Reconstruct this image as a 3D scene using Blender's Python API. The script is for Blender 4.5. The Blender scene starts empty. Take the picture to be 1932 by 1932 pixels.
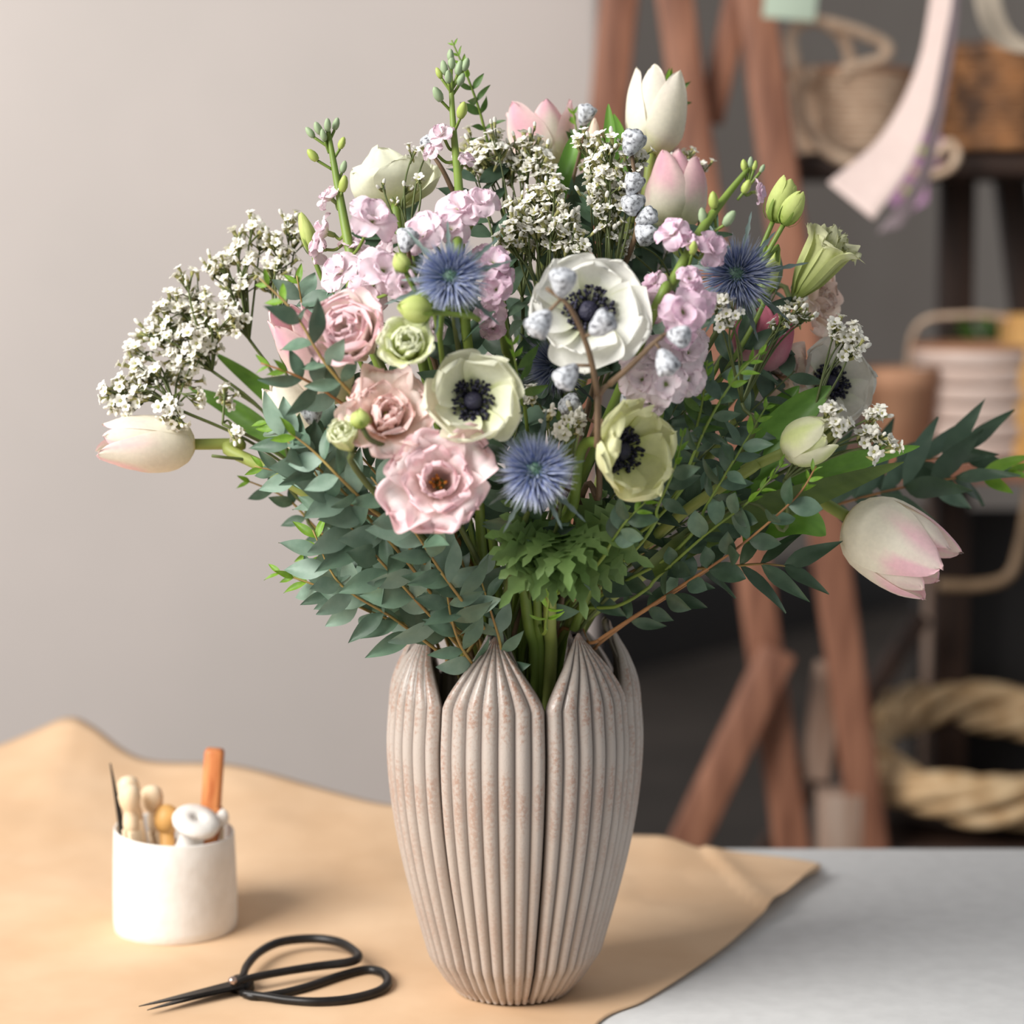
import bpy, math, random
from mathutils import Vector, Matrix, noise

# ---------------------------------------------------------------- camera, world, light
scene = bpy.context.scene
CAM = Vector((0.0, -1.69, 0.556)); PITCH = math.radians(6.5); FPX = 4357.0
cd = bpy.data.cameras.new('camera'); cam = bpy.data.objects.new('camera', cd)
scene.collection.objects.link(cam); scene.camera = cam
cam.location = CAM; cam.rotation_euler = (math.pi/2-PITCH, 0, 0)
cd.sensor_width = 36; cd.lens = 36*FPX/1932; cd.clip_start = 0.05
cd.dof.use_dof = True; cd.dof.focus_distance = 1.60; cd.dof.aperture_fstop = 3.7
vs = scene.view_settings
vs.view_transform = 'Standard'; vs.look = 'None'; vs.gamma = 1.0; vs.use_curve_mapping = False; vs.exposure = 0.0
world = bpy.data.worlds.new('world'); scene.world = world; world.use_nodes = True
bg = world.node_tree.nodes['Background']; bg.inputs[0].default_value = (0.93, 0.96, 1.0, 1); bg.inputs[1].default_value = 0.36

def area(name, loc, target, sx, sy, power, col):
    l = bpy.data.lights.new(name, 'AREA'); l.shape = 'RECTANGLE'; l.size = sx; l.size_y = sy; l.energy = power; l.color = col
    o = bpy.data.objects.new(name, l); scene.collection.objects.link(o); o.location = loc
    o.rotation_euler = (Vector(target)-Vector(loc)).to_track_quat('-Z', 'Y').to_euler()
    return o
area('window_light', (-2.05, -1.35, 1.75), (0.0, 0.1, 0.22), 1.8, 1.7, 152, (1.0, 0.975, 0.94))

# ---------------------------------------------------------------- helpers
C = scene.collection
def lin(c):
    return tuple(((x/255)/12.92 if x/255 <= 0.04045 else ((x/255+0.055)/1.055)**2.4) for x in c)
RT = Vector((1, 0, 0)); FW = Vector((0, math.cos(PITCH), -math.sin(PITCH))); UP = Vector((0, math.sin(PITCH), math.cos(PITCH)))
def ray(px, py): return FW + RT*((px-966)/FPX) + UP*(-(py-966)/FPX)
def P(px, py, y=0.0):
    d = ray(px, py); return CAM + d*((y-CAM.y)/d.y)
def G(px, py, z=0.0):
    d = ray(px, py); return CAM + d*((z-CAM.z)/d.z)
def mpp(p): return (p-CAM).dot(FW)/FPX          # metres per photo pixel at a point
def D(px, py, off=0.0):
    return -0.20*math.sqrt(max(0.0, 1-((px-960)/640)**2-((py-800)/560)**2)) + off
def lerp(a, b, t): return a+(b-a)*t
def mixc(a, b, t):
    t = max(0, min(1, t)); return tuple(a[i]+(b[i]-a[i])*t for i in range(3))
def sstep(a, b, x):
    t = max(0, min(1, (x-a)/(b-a))); return t*t*(3-2*t)

def mk(name, verts, faces, mat, cols=None, smooth=True):
    me = bpy.data.meshes.new(name); me.from_pydata([tuple(v) for v in verts], [], faces)
    if mat: me.materials.append(mat)
    if cols:
        at = me.color_attributes.new('Col', 'FLOAT_COLOR', 'POINT')
        buf = []
        for c in cols: buf += [c[0], c[1], c[2], 1.0]
        at.data.foreach_set('color', buf)
    if smooth: me.polygons.foreach_set('use_smooth', [True]*len(me.polygons))
    me.update(); return me
def ob(name, me, parent=None, M=None):
    o = bpy.data.objects.new(name, me); C.objects.link(o)
    if parent: o.parent = parent
    if M is not None: o.matrix_basis = M
    return o
def tag(o, label, cat, group=None, kind=None):
    if label: o['label'] = label
    if cat: o['category'] = cat
    if group: o['group'] = group
    if kind: o['kind'] = kind
    return o
def thing(name, label, cat, M, group=None):
    o = ob(name, None, None, M); o.empty_display_size = 0.02
    return tag(o, label, cat, group)
def struct(o): o['kind'] = 'structure'; return o

class MB:
    def __init__(s): s.v = []; s.f = []; s.c = []
    def add(s, v, f, c=None):
        n = len(s.v); s.v += v; s.f += [tuple(i+n for i in q) for q in f]
        if c: s.c += c if isinstance(c, list) else [c]*len(v)
    def mesh(s, name, mat, smooth=True): return mk(name, s.v, s.f, mat, s.c if s.c else None, smooth)

def grid(nu, nv, fn, closed_u=False):
    v = []; c = []; f = []
    for j in range(nv+1):
        for i in range(nu if closed_u else nu+1):
            r = fn(i/nu, j/nv); v.append(r[0]); c.append(r[1]) if len(r) > 1 else None
    W = nu if closed_u else nu+1
    for j in range(nv):
        for i in range(nu):
            a = j*W+i; b = j*W+(i+1) % W if closed_u else j*W+i+1
            f.append((a, b, b+W, a+W))
    return v, f, c

def catmull(pts, n):
    pts = [Vector(p) for p in pts]
    if len(pts) == 2: pts = [pts[0], (pts[0]+pts[1])/2, pts[1]]
    q = [pts[0]*2-pts[1]]+pts+[pts[-1]*2-pts[-2]]
    out = []; m = len(pts)-1
    for k in range(n+1):
        t = k/n*m; i = min(int(t), m-1); t -= i
        a, b, c, d = q[i], q[i+1], q[i+2], q[i+3]
        out.append(0.5*((2*b)+(c-a)*t+(2*a-5*b+4*c-d)*t*t+(3*b-a-3*c+d)*t**3))
    return out
def tube(path, rad, ns=6, cap=True, closed=False):
    n = len(path); v = []; f = []; ref = None
    for i, p in enumerate(path):
        if closed: t = path[(i+1) % n]-path[i-1]
        else: t = path[min(i+1, n-1)]-path[max(i-1, 0)]
        t = t.normalized() if t.length > 1e-9 else Vector((0, 0, 1))
        if ref is None: ref = Vector((0.31, 0.91, 0.2))
        a = ref-t*ref.dot(t)
        if a.length < 1e-4: a = Vector((1, 0, 0))-t*t.x
        a.normalize(); b = t.cross(a); ref = a
        r = rad(i/(n-1)) if callable(rad) else rad
        for k in range(ns):
            an = 2*math.pi*k/ns; v.append(p+(a*math.cos(an)+b*math.sin(an))*r)
    m = n if closed else n-1
    for i in range(m):
        for k in range(ns):
            j = (i+1) % n; f.append((i*ns+k, i*ns+(k+1) % ns, j*ns+(k+1) % ns, j*ns+k))
    if cap and not closed:
        f.append(tuple(range(ns-1, -1, -1))); f.append(tuple((n-1)*ns+k for k in range(ns)))
    return v, f
def lathe(prof, n=24, fn=None):
    v = []; f = []
    for j, (r, z) in enumerate(prof):
        for i in range(n):
            a = 2*math.pi*i/n; rr, zz = (r, z) if fn is None else fn(r, z, a)
            v.append(Vector((rr*math.cos(a), rr*math.sin(a), zz)))
    for j in range(len(prof)-1):
        for i in range(n):
            f.append((j*n+i, j*n+(i+1) % n, (j+1)*n+(i+1) % n, (j+1)*n+i))
    f.append(tuple(range(n-1, -1, -1))); f.append(tuple((len(prof)-1)*n+i for i in range(n)))
    return v, f
def box(x0, x1, y0, y1, z0, z1, bev=0.0):
    if bev <= 0:
        v = [Vector((x, y, z)) for z in (z0, z1) for y in (y0, y1) for x in (x0, x1)]
        return v, [(0, 2, 3, 1), (4, 5, 7, 6), (0, 1, 5, 4), (2, 6, 7, 3), (0, 4, 6, 2), (1, 3, 7, 5)]
    import bmesh
    bm = bmesh.new(); bmesh.ops.create_cube(bm, size=1)
    for q in bm.verts: q.co = Vector(((x0+x1)/2+q.co.x*(x1-x0), (y0+y1)/2+q.co.y*(y1-y0), (z0+z1)/2+q.co.z*(z1-z0)))
    bmesh.ops.bevel(bm, geom=list(bm.edges), offset=bev, segments=2, affect='EDGES', profile=0.5)
    bm.verts.index_update(); v = [q.co.copy() for q in bm.verts]; f = [tuple(q.index for q in t.verts) for t in bm.faces]; bm.free()
    return v, f
def frame(loc, axis, up=(0, 0, 1), roll=0.0):
    z = Vector(axis).normalized(); u = Vector(up)
    x = u-z*u.dot(z)
    if x.length < 1e-4: x = Vector((1, 0, 0))-z*z.x
    x.normalize(); y = z.cross(x)
    M = Matrix(((x.x, y.x, z.x, 0), (x.y, y.y, z.y, 0), (x.z, y.z, z.z, 0), (0, 0, 0, 1)))
    return Matrix.Translation(loc) @ M @ Matrix.Rotation(roll, 4, 'Z')
def beam(p, q, w, d, up=(0, 0, 1), bev=0.004):
    p = Vector(p); q = Vector(q); L = (q-p).length
    M = frame(p, q-p, up); v, f = box(-d/2, d/2, -w/2, w/2, 0, L, bev)
    return [M @ a for a in v], f
def blob(c, r, nu=8, nv=6, ax=None):
    v = []; f = []
    for j in range(nv+1):
        th = math.pi*j/nv
        for i in range(nu):
            a = 2*math.pi*i/nu; d = Vector((math.sin(th)*math.cos(a), math.sin(th)*math.sin(a), math.cos(th)))
            v.append(Vector(c)+Vector((d.x*r[0], d.y*r[1], d.z*r[2])))
    for j in range(nv):
        for i in range(nu): f.append((j*nu+i, (j+1)*nu+i, (j+1)*nu+(i+1) % nu, j*nu+(i+1) % nu))
    return v, f

# ---------------------------------------------------------------- materials
def nodes(name):
    m = bpy.data.materials.new(name); m.use_nodes = True; nt = m.node_tree
    return m, nt, nt.nodes['Principled BSDF'], nt.nodes['Material Output']
def N(nt, t, **kw):
    n = nt.nodes.new(t)
    for k, x in kw.items():
        if k.startswith('i'): n.inputs[int(k[1:])].default_value = x
        else: setattr(n, k, x)
    return n
def mat(name, c1, c2=None, scale=20, rough=0.6, detail=4, bump=0.0, bscale=None, metal=0.0, stretch=None, lo=0.35, hi=0.65, transl=0.0, var=0.0, spec=0.5, coat=0.0):
    m, nt, b, out = nodes(name); c1 = lin(c1)
    b.inputs['Roughness'].default_value = rough; b.inputs['Metallic'].default_value = metal
    b.inputs['Specular IOR Level'].default_value = spec; b.inputs['Coat Weight'].default_value = coat
    tc = N(nt, 'ShaderNodeTexCoord'); src = tc.outputs['Object']
    if stretch:
        mp = N(nt, 'ShaderNodeMapping'); mp.inputs['Scale'].default_value = stretch; nt.links.new(src, mp.inputs[0]); src = mp.outputs[0]
    col = None
    if c2:
        nz = N(nt, 'ShaderNodeTexNoise'); nz.inputs['Scale'].default_value = scale; nz.inputs['Detail'].default_value = detail
        nt.links.new(src, nz.inputs['Vector'])
        cr = N(nt, 'ShaderNodeValToRGB'); cr.color_ramp.elements[0].position = lo; cr.color_ramp.elements[1].position = hi
        cr.color_ramp.elements[0].color = (*c1, 1); cr.color_ramp.elements[1].color = (*lin(c2), 1)
        nt.links.new(nz.outputs[0], cr.inputs[0]); col = cr.outputs[0]
    if var > 0:
        oi = N(nt, 'ShaderNodeObjectInfo'); hs = N(nt, 'ShaderNodeHueSaturation')
        mr = N(nt, 'ShaderNodeMapRange'); mr.inputs[3].default_value = 1-var; mr.inputs[4].default_value = 1+var
        nt.links.new(oi.outputs['Random'], mr.inputs[0]); nt.links.new(mr.outputs[0], hs.inputs['Value'])
        if col: nt.links.new(col, hs.inputs['Color'])
        else: hs.inputs['Color'].default_value = (*c1, 1)
        col = hs.outputs[0]
    if col: nt.links.new(col, b.inputs['Base Color'])
    else: b.inputs['Base Color'].default_value = (*c1, 1)
    if bump > 0:
        bn = N(nt, 'ShaderNodeTexNoise'); bn.inputs['Scale'].default_value = bscale or scale; bn.inputs['Detail'].default_value = 3
        nt.links.new(src, bn.inputs['Vector'])
        bp = N(nt, 'ShaderNodeBump'); bp.inputs['Strength'].default_value = bump; bp.inputs['Distance'].default_value = 0.004
        nt.links.new(bn.outputs[0], bp.inputs['Height']); nt.links.new(bp.outputs[0], b.inputs['Normal'])
    if transl > 0: add_transl(nt, b, out, col, c1, transl)
    return m
def add_transl(nt, b, out, col, c, fac):
    tr = N(nt, 'ShaderNodeBsdfTranslucent'); mx = N(nt, 'ShaderNodeMixShader'); mx.inputs[0].default_value = fac
    if col: nt.links.new(col, tr.inputs[0])
    else: tr.inputs[0].default_value = (*c, 1)
    nt.links.new(b.outputs[0], mx.inputs[1]); nt.links.new(tr.outputs[0], mx.inputs[2]); nt.links.new(mx.outputs[0], out.inputs[0])
def mat_col(name, rough=0.55, transl=0.3, spec=0.3, nscale=0, namt=0.0):
    m, nt, b, out = nodes(name); a = N(nt, 'ShaderNodeAttribute', attribute_name='Col'); col = a.outputs['Color']
    if namt > 0:
        tc = N(nt, 'ShaderNodeTexCoord'); nz = N(nt, 'ShaderNodeTexNoise'); nz.inputs['Scale'].default_value = nscale; nz.inputs['Detail'].default_value = 3
        nt.links.new(tc.outputs['Object'], nz.inputs['Vector'])
        hs = N(nt, 'ShaderNodeHueSaturation'); mr = N(nt, 'ShaderNodeMapRange'); mr.inputs[3].default_value = 1-namt; mr.inputs[4].default_value = 1+namt
        nt.links.new(nz.outputs[0], mr.inputs[0]); nt.links.new(mr.outputs[0], hs.inputs['Value']); nt.links.new(col, hs.inputs['Color']); col = hs.outputs[0]
    nt.links.new(col, b.inputs['Base Color']); b.inputs['Roughness'].default_value = rough; b.inputs['Specular IOR Level'].default_value = spec
    if transl > 0: add_transl(nt, b, out, col, (1, 1, 1), transl)
    return m

M_PETAL = mat_col('petal', 0.6, 0.32, 0.25, 300, 0.10)
M_SPINE = mat_col('thistle_spine', 0.5, 0.05, 0.4)
M_VCOL = mat_col('solid_tint', 0.55, 0.0, 0.4)
M_WALL = mat('wall_paint', (214, 204, 198), (208, 199, 193), 3, 0.9)
M_BACKWALL = mat('alcove_paint', (176, 164, 153), (170, 157, 146), 2, 0.9)
M_FLOOR = mat('dark_floor', (96, 85, 76), (80, 71, 63), 3, 0.7)
M_SKIRT = mat('dark_skirting', (34, 26, 22), (26, 20, 17), 6, 0.5)
M_TABLE = mat('table_top', (226, 226, 225), (219, 219, 218), 60, 0.55)
M_KRAFT = mat('kraft_paper', (224, 190, 154), (213, 176, 138), 9, 0.75, bump=0.25, bscale=14)
M_CERAMIC = mat('white_ceramic', (240, 236, 230), (234, 229, 222), 90, 0.65, bump=0.1, bscale=140)
M_PEG = mat('pale_wood', (242, 218, 186), (232, 204, 166), 30, 0.6, stretch=(4, 4, 0.6))
M_YWOOD = mat('yellow_wood', (226, 176, 104), (214, 160, 90), 30, 0.5)
M_OWOOD = mat('orange_wood', (222, 146, 88), (186, 104, 54), 60, 0.45, stretch=(3, 3, 0.4))
M_IRON = mat('black_iron', (44, 42, 41), (34, 32, 31), 80, 0.38, metal=0.5)
M_STEEL = mat('pin_steel', (190, 170, 160), None, rough=0.3, metal=0.9)
M_WOOD = mat('red_brown_wood', (166, 114, 88), (122, 78, 58), 9, 0.6, stretch=(6, 6, 0.7), bump=0.1)
M_WOODG = mat('worn_wood', (172, 150, 134), (146, 114, 94), 7, 0.65, stretch=(5, 5, 0.7), bump=0.1)
M_DWOOD = mat('dark_wood', (66, 44, 32), (46, 31, 23), 9, 0.6, stretch=(6, 6, 0.7))
M_WICKER = mat('pale_wicker', (230, 202, 174), (206, 174, 146), 60, 0.7)
M_DWICKER = mat('brown_wicker', (172, 120, 76), (84, 60, 44), 22, 0.7)
M_RATTAN = mat('rattan', (222, 192, 150), (186, 150, 106), 30, 0.6, stretch=(1, 1, 1))
M_RIBBON = mat('blush_ribbon', (238, 217, 209), (233, 210, 202), 120, 0.6, transl=0.15)
M_CREAM = mat('cream_ribbon', (222, 206, 184), None, rough=0.7)
M_MINT = mat('mint_card', (186, 202, 182), None, rough=0.8)
M_CHIP = mat('blush_chipwood', (226, 204, 192), (206, 180, 166), 14, 0.7, stretch=(1, 1, 6))
M_TERRA = mat('terracotta', (190, 142, 110), (160, 114, 86), 10, 0.8)
M_STEM = mat('green_stem', (126, 148, 62), (110, 134, 56), 40, 0.5, transl=0.1)
M_STEMD = mat('olive_stem', (92, 104, 52), (80, 90, 46), 40, 0.55)
M_TSTEM = mat('tulip_stem', (166, 176, 92), (150, 164, 84), 40, 0.5, transl=0.12)
M_TWIG = mat('tan_twig', (158, 138, 76), (140, 108, 62), 40, 0.6)
M_TWIGO = mat('orange_twig', (170, 122, 72), (140, 96, 58), 40, 0.6)
M_TWIGB = mat('brown_twig', (128, 104, 78), (104, 82, 60), 40, 0.6)
M_LEAF = mat('eucalyptus_leaf', (98, 124, 102), (84, 110, 90), 3, 0.5, transl=0.15, var=0.34)
M_LEAFL = mat('pale_eucalyptus_leaf', (136, 160, 142), (122, 148, 130), 3, 0.5, transl=0.15, var=0.15)
M_LEAFD = mat('dark_eucalyptus_leaf', (74, 98, 74), (62, 84, 62), 3, 0.5, transl=0.12, var=0.2)
M_YOUNG = mat('young_leaf', (128, 168, 52), (110, 152, 44), 3, 0.5, transl=0.3, var=0.18)
M_MIDL = mat('mid_green_leaf', (84, 118, 52), (72, 104, 46), 3, 0.5, transl=0.2, var=0.2)
M_TLEAF = mat('tulip_leaf', (112, 158, 62), (98, 144, 54), 20, 0.42, stretch=(8, 8, 1), transl=0.25, var=0.12)
M_TLEAFD = mat('shaded_tulip_leaf', (96, 116, 54), (84, 104, 48), 20, 0.45, stretch=(8, 8, 1), transl=0.2)  # darker copy of the tulip leaf, shade put into its colour
M_COLLAR = mat('anemone_leaf', (120, 148, 86), (98, 130, 66), 30, 0.5, transl=0.2, var=0.12)
M_NAVY = mat('navy_anther', (40, 38, 60), (26, 26, 44), 200, 0.6, bump=0.4, bscale=400)
M_AMBER = mat('amber_stamen', (196, 134, 34), (150, 92, 24), 200, 0.6)
M_POD = mat('silver_pod', (206, 209, 214), (84, 84, 90), 3.2, 0.6, detail=9, lo=0.46, hi=0.66)
M_BUD = mat('stock_bud', (160, 178, 140), (140, 160, 122), 80, 0.6)
M_BUDY = mat('yellow_green_bud', (190, 204, 110), (170, 188, 92), 60, 0.5, transl=0.15)
M_CALYX = mat('calyx_green', (150, 166, 98), (132, 150, 82), 60, 0.55)
M_DRIED = mat('statice_calyx', (176, 172, 112), (150, 150, 92), 80, 0.7)
M_WHITE = mat('statice_white', (246, 243, 232), None, rough=0.7, transl=0.2)
M_MAUVE = mat('mauve_petal', (150, 100, 140), (176, 136, 168), 40, 0.7)
# ---------------------------------------------------------------- the room
FZ = -0.75
def quadbox(name, x0, x1, y0, y1, z0, z1, m, bev=0.0):
    v, f = box(x0, x1, y0, y1, z0, z1, bev); return struct(ob(name, mk(name, v, f, m, None, bev > 0)))
XC = P(1130, 300, 1.75).x
quadbox('floor', -4, 4, -3, 7, FZ-0.05, FZ, M_FLOOR)
quadbox('wall_left', -4, XC, 1.75, 1.95, FZ, 2.6, M_WALL, 0.012)
a0 = Vector((0.05, 5.0, 0)); a1 = Vector((3.2, 9.0, 0))          # alcove wall running away to the right
dirw = (a1-a0).normalized(); nrm = Vector((dirw.y, -dirw.x, 0))
def slab(name, z0, z1, t0, t1, m):
    p = [a0+nrm*t0, a1+nrm*t0, a1+nrm*t1, a0+nrm*t1]
    v = [Vector((q.x, q.y, z)) for z in (z0, z1) for q in p]
    struct(ob(name, mk(name, v, [(3, 2, 1, 0), (4, 5, 6, 7), (0, 1, 5, 4), (1, 2, 6, 5), (2, 3, 7, 6), (3, 0, 4, 7)], m, None, False)))
slab('wall_back', FZ, 2.6, 0, -0.1, M_BACKWALL)
slab('baseboard_back', FZ, FZ+0.25, 0.0, 0.03, M_SKIRT)

# ---------------------------------------------------------------- table
TB = G(1500, 1600).y
t = thing('work_table', 'pale grey white work table under the kraft paper', 'table', Matrix.Translation((0, (TB-0.85)/2, FZ)))
ym = (TB-0.85)/2; hd = (TB+0.85)/2
v, f = box(-1.0, 1.0, -hd, hd, -FZ-0.03, -FZ, 0.003); ob('tabletop', mk('tabletop', v, f, M_TABLE), t)
v, f = box(-0.92, 0.92, -hd+0.06, hd-0.06, -FZ-0.1, -FZ-0.03, 0.002); ob('apron', mk('apron', v, f, M_TABLE), t)
v, f = box(-0.03, 0.03, -0.03, 0.03, 0, -FZ-0.03, 0.003); lm = mk('leg', v, f, M_TABLE)
for sx in (-1, 1):
    for sy in (-1, 1): ob('leg', lm, t, Matrix.Translation((sx*0.9, sy*(hd-0.08), 0)))

# ---------------------------------------------------------------- kraft paper
far = [P(-90, 1440, 0.55), P(0, 1410, 0.58), P(70, 1380, 0.60), P(130, 1358, 0.61), P(175, 1372, 0.60), P(270, 1434, 0.55), P(430, 1449, 0.52), P(590, 1487, 0.49),
       P(745, 1524, 0.46), P(960, 1556, 0.44), P(1180, 1583, 0.425), P(1260, 1588, 0.415), P(1330, 1608, 0.395), P(1430, 1624, 0.375), P(1530, 1640, 0.352), P(1548, 1655, 0.335)]
near = [Vector((-0.62, -0.6, 0.001)), Vector((-0.52, -0.6, 0.001)), Vector((-0.44, -0.6, 0.001)), Vector((-0.36, -0.6, 0.001)), Vector((-0.3, -0.6, 0.001)), Vector((-0.2, -0.58, 0.001)), Vector((-0.1, -0.52, 0.001)), Vector((-0.02, -0.42, 0.001)),
        Vector((0.03, -0.28, 0.001)), G(1120, 1945), G(1215, 1893), G(1290, 1850), G(1375, 1795), G(1450, 1735), G(1500, 1692), G(1548, 1656)]
NS, NT = 120, 70
fc = catmull(far, NS); nc = catmull(near, NS)
def paper(u, w):
    i = min(int(round(u*NS)), NS); F_, N_ = fc[i], nc[i]
    p = N_.lerp(F_, w); zf = max(F_.z, 0.0015)
    p.z = 0.0012+(zf-0.0012)*max(0, (w-0.45)/0.55)**2.2
    # gentle swells away from the things that stand on it, a pressed crease near the right corner
    q = Vector((p.x*6, p.y*6, 0.3)); s = noise.noise(q)*0.5+0.5
    calm = min(1.0, max(0.0, (math.hypot(p.x, p.y)-0.10)/0.15))*min(1.0, max(0.0, (math.hypot(p.x+0.25, p.y-0.1)-0.10)/0.12))*min(1.0, max(0, (math.hypot(p.x+0.2, p.y+0.02)-0.13)/0.1))
    p.z += (0.006*s*s+0.0035*max(0, noise.noise(Vector((p.x*17+3, p.y*17, 1.7)))))*calm
    e = sstep(0.62, 1.0, u)*(1-w)**3
    p.z += 0.010*e
    cr0, cr1 = G(1310, 1590), G(1455, 1735); dcr = (cr1-cr0); dcr.z = 0; dcr.normalize()
    side = (p-cr0).cross(dcr).z
    p.z += 0.004*math.exp(-(side/0.016)**2)*sstep(0.6, 0.8, u) if side < 0.0 else 0.004*math.exp(-(side/0.003)**2)*sstep(0.6, 0.8, u)
    if p.y > TB-0.01 and p.z < 0.0015: p.z = 0.0015
    return (p,)
v, f, _ = grid(NS, NT, paper)
po = ob('kraft_paper_sheet', mk('kraft_paper_sheet', v, f, M_KRAFT)); tag(po, 'crinkled sheet of brown kraft paper spread over the table', 'paper')
sm = po.modifiers.new('thickness', 'SOLIDIFY'); sm.thickness = 0.0006; sm.offset = 1

# ---------------------------------------------------------------- lotus vase
def glaze():
    m, nt, b, out = nodes('speckled_glaze')
    a = N(nt, 'ShaderNodeAttribute', attribute_name='Col'); tc = N(nt, 'ShaderNodeTexCoord')
    n1 = N(nt, 'ShaderNodeTexNoise'); n1.inputs['Scale'].default_value = 420; n1.inputs['Detail'].default_value = 2
    n2 = N(nt, 'ShaderNodeTexNoise'); n2.inputs['Scale'].default_value = 26; n2.inputs['Detail'].default_value = 3
    nt.links.new(tc.outputs['Object'], n1.inputs['Vector']); nt.links.new(tc.outputs['Object'], n2.inputs['Vector'])
    sep = N(nt, 'ShaderNodeSeparateColor'); nt.links.new(a.outputs['Color'], sep.inputs[0])
    mu = N(nt, 'ShaderNodeMath', operation='MULTIPLY'); nt.links.new(n1.outputs[0], mu.inputs[0]); nt.links.new(n2.outputs[0], mu.inputs[1])
    mr = N(nt, 'ShaderNodeMapRange'); mr.inputs[1].default_value = 0.20; mr.inputs[2].default_value = 0.36
    nt.links.new(mu.outputs[0], mr.inputs[0])
    m2 = N(nt, 'ShaderNodeMath', operation='MULTIPLY'); nt.links.new(mr.outputs[0], m2.inputs[0]); nt.links.new(sep.outputs[0], m2.inputs[1])
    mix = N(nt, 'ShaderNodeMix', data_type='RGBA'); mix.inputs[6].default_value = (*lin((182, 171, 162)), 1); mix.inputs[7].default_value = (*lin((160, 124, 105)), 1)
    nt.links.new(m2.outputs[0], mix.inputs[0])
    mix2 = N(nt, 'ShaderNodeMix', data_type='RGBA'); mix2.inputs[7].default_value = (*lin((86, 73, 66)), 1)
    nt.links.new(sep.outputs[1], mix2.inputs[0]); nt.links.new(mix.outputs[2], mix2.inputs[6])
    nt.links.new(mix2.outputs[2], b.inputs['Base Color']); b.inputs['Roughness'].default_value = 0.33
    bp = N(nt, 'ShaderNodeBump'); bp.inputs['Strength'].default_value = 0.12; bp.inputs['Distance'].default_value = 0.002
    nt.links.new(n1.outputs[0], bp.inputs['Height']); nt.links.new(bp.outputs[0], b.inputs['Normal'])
    return m
M_GLAZE = glaze()
prof_px = [(1868, 110), (1850, 122), (1800, 149), (1700, 178), (1600, 203), (1500, 220), (1400, 227), (1320, 222), (1290, 217), (1240, 202), (1205, 186), (1190, 178)]
PR = [(P(968, y, 0).z, r/2500*0.99) for y, r in prof_px]; PR[0] = (0.0, PR[0][1])
def vr(z):
    if z <= PR[0][0]: return PR[0][1]
    for i in range(len(PR)-1):
        z0, r0 = PR[i]; z1, r1 = PR[i+1]
        if z <= z1:
            t_ = (z-z0)/(z1-z0); rm = PR[i-1][1] if i else r0-(r1-r0); rn = PR[i+2][1] if i+2 < len(PR) else r1+(r1-r0)
            m0 = (r1-rm)/2 if i else (r1-r0); m1 = (rn-r0)/2
            return (2*t_**3-3*t_**2+1)*r0+(t_**3-2*t_**2+t_)*m0+(-2*t_**3+3*t_**2)*r1+(t_**3-t_**2)*m1
    return PR[-1][1]
ZT = P(935, 1213, -0.075).z; ZV = P(1018, 1332, -0.085).z
vase = thing('lotus_vase', 'tall ribbed taupe stoneware vase with pointed petal rim holding the bouquet', 'vase', Matrix.Translation((0.001, 0, 0.0035)))
def vase_petal():
    nr = 7; HW = math.pi/7
    def fn(a, w):
        u = 2*a-1; z = w*ZT
        zv = ZV-0.008; k = 1.0 if z < zv else max(0.03, (1-((z-zv)/(ZT-zv))**1.3)**0.92)
        wd = HW*k
        ph = (u*0.5+0.5)*nr; fr = ph-math.floor(ph); rib = math.sin(math.pi*min(max(fr, 0), 1))**0.7
        edge = sstep(0.86, 1.0, abs(u))
        amp = 0.0034*min(1, 0.15+k)
        r = vr(z)+amp*rib+0.0038*(1-u*u)*min(1, z/0.03)*k**0.5-0.0022*edge*k
        if z < 0.012: r -= (0.012-z)*0.25
        th = u*wd
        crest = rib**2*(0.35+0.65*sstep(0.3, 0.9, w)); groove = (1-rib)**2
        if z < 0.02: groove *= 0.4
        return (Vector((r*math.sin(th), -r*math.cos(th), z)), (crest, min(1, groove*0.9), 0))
    v, f, c = grid(56, 60, fn); return mk('petal', v, f, M_GLAZE, c)
pm = vase_petal()
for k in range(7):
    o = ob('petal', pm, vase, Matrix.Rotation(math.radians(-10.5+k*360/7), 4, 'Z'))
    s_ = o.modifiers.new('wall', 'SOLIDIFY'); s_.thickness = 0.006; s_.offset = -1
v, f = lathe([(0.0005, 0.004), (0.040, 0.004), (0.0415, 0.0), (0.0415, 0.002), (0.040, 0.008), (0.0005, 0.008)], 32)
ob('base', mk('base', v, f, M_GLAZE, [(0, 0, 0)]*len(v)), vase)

# ---------------------------------------------------------------- cup and tools
cb = G(332, 1762); cb.z = 0.0035
SC = mpp(cb)
cup = thing('ceramic_cup', 'white matt ceramic cup with uneven rim holding small tools', 'cup', Matrix.Translation(cb))
RC = 116*SC; HC = 0.0845
def cuprim(r, z, a):
    if z > 0.05: z = z+0.0035*math.cos(a-math.radians(150))*min(1, (z-0.05)/0.03)
    return r, z
v, f = lathe([(0.001, 0.0005), (RC*0.93, 0.0), (RC*0.985, 0.003), (RC*1.0, 0.01), (RC*1.0, 0.03), (RC*0.985, 0.06), (RC*0.965, HC-0.001), (RC*0.955, HC), (RC*0.93, HC-0.001), (RC*0.93, 0.02), (RC*0.9, 0.006), (0.001, 0.006)], 48, cuprim)
ob('body', mk('body', v, f, M_CERAMIC), cup)
CX, CY = cb.x, cb.y
def stick_M(px, py, y, lowpx, ylow, zlow=0.011):
    top = P(px, py, y); bot = Vector((P(lowpx, 1700, ylow).x, ylow, zlow)); return bot, top
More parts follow.
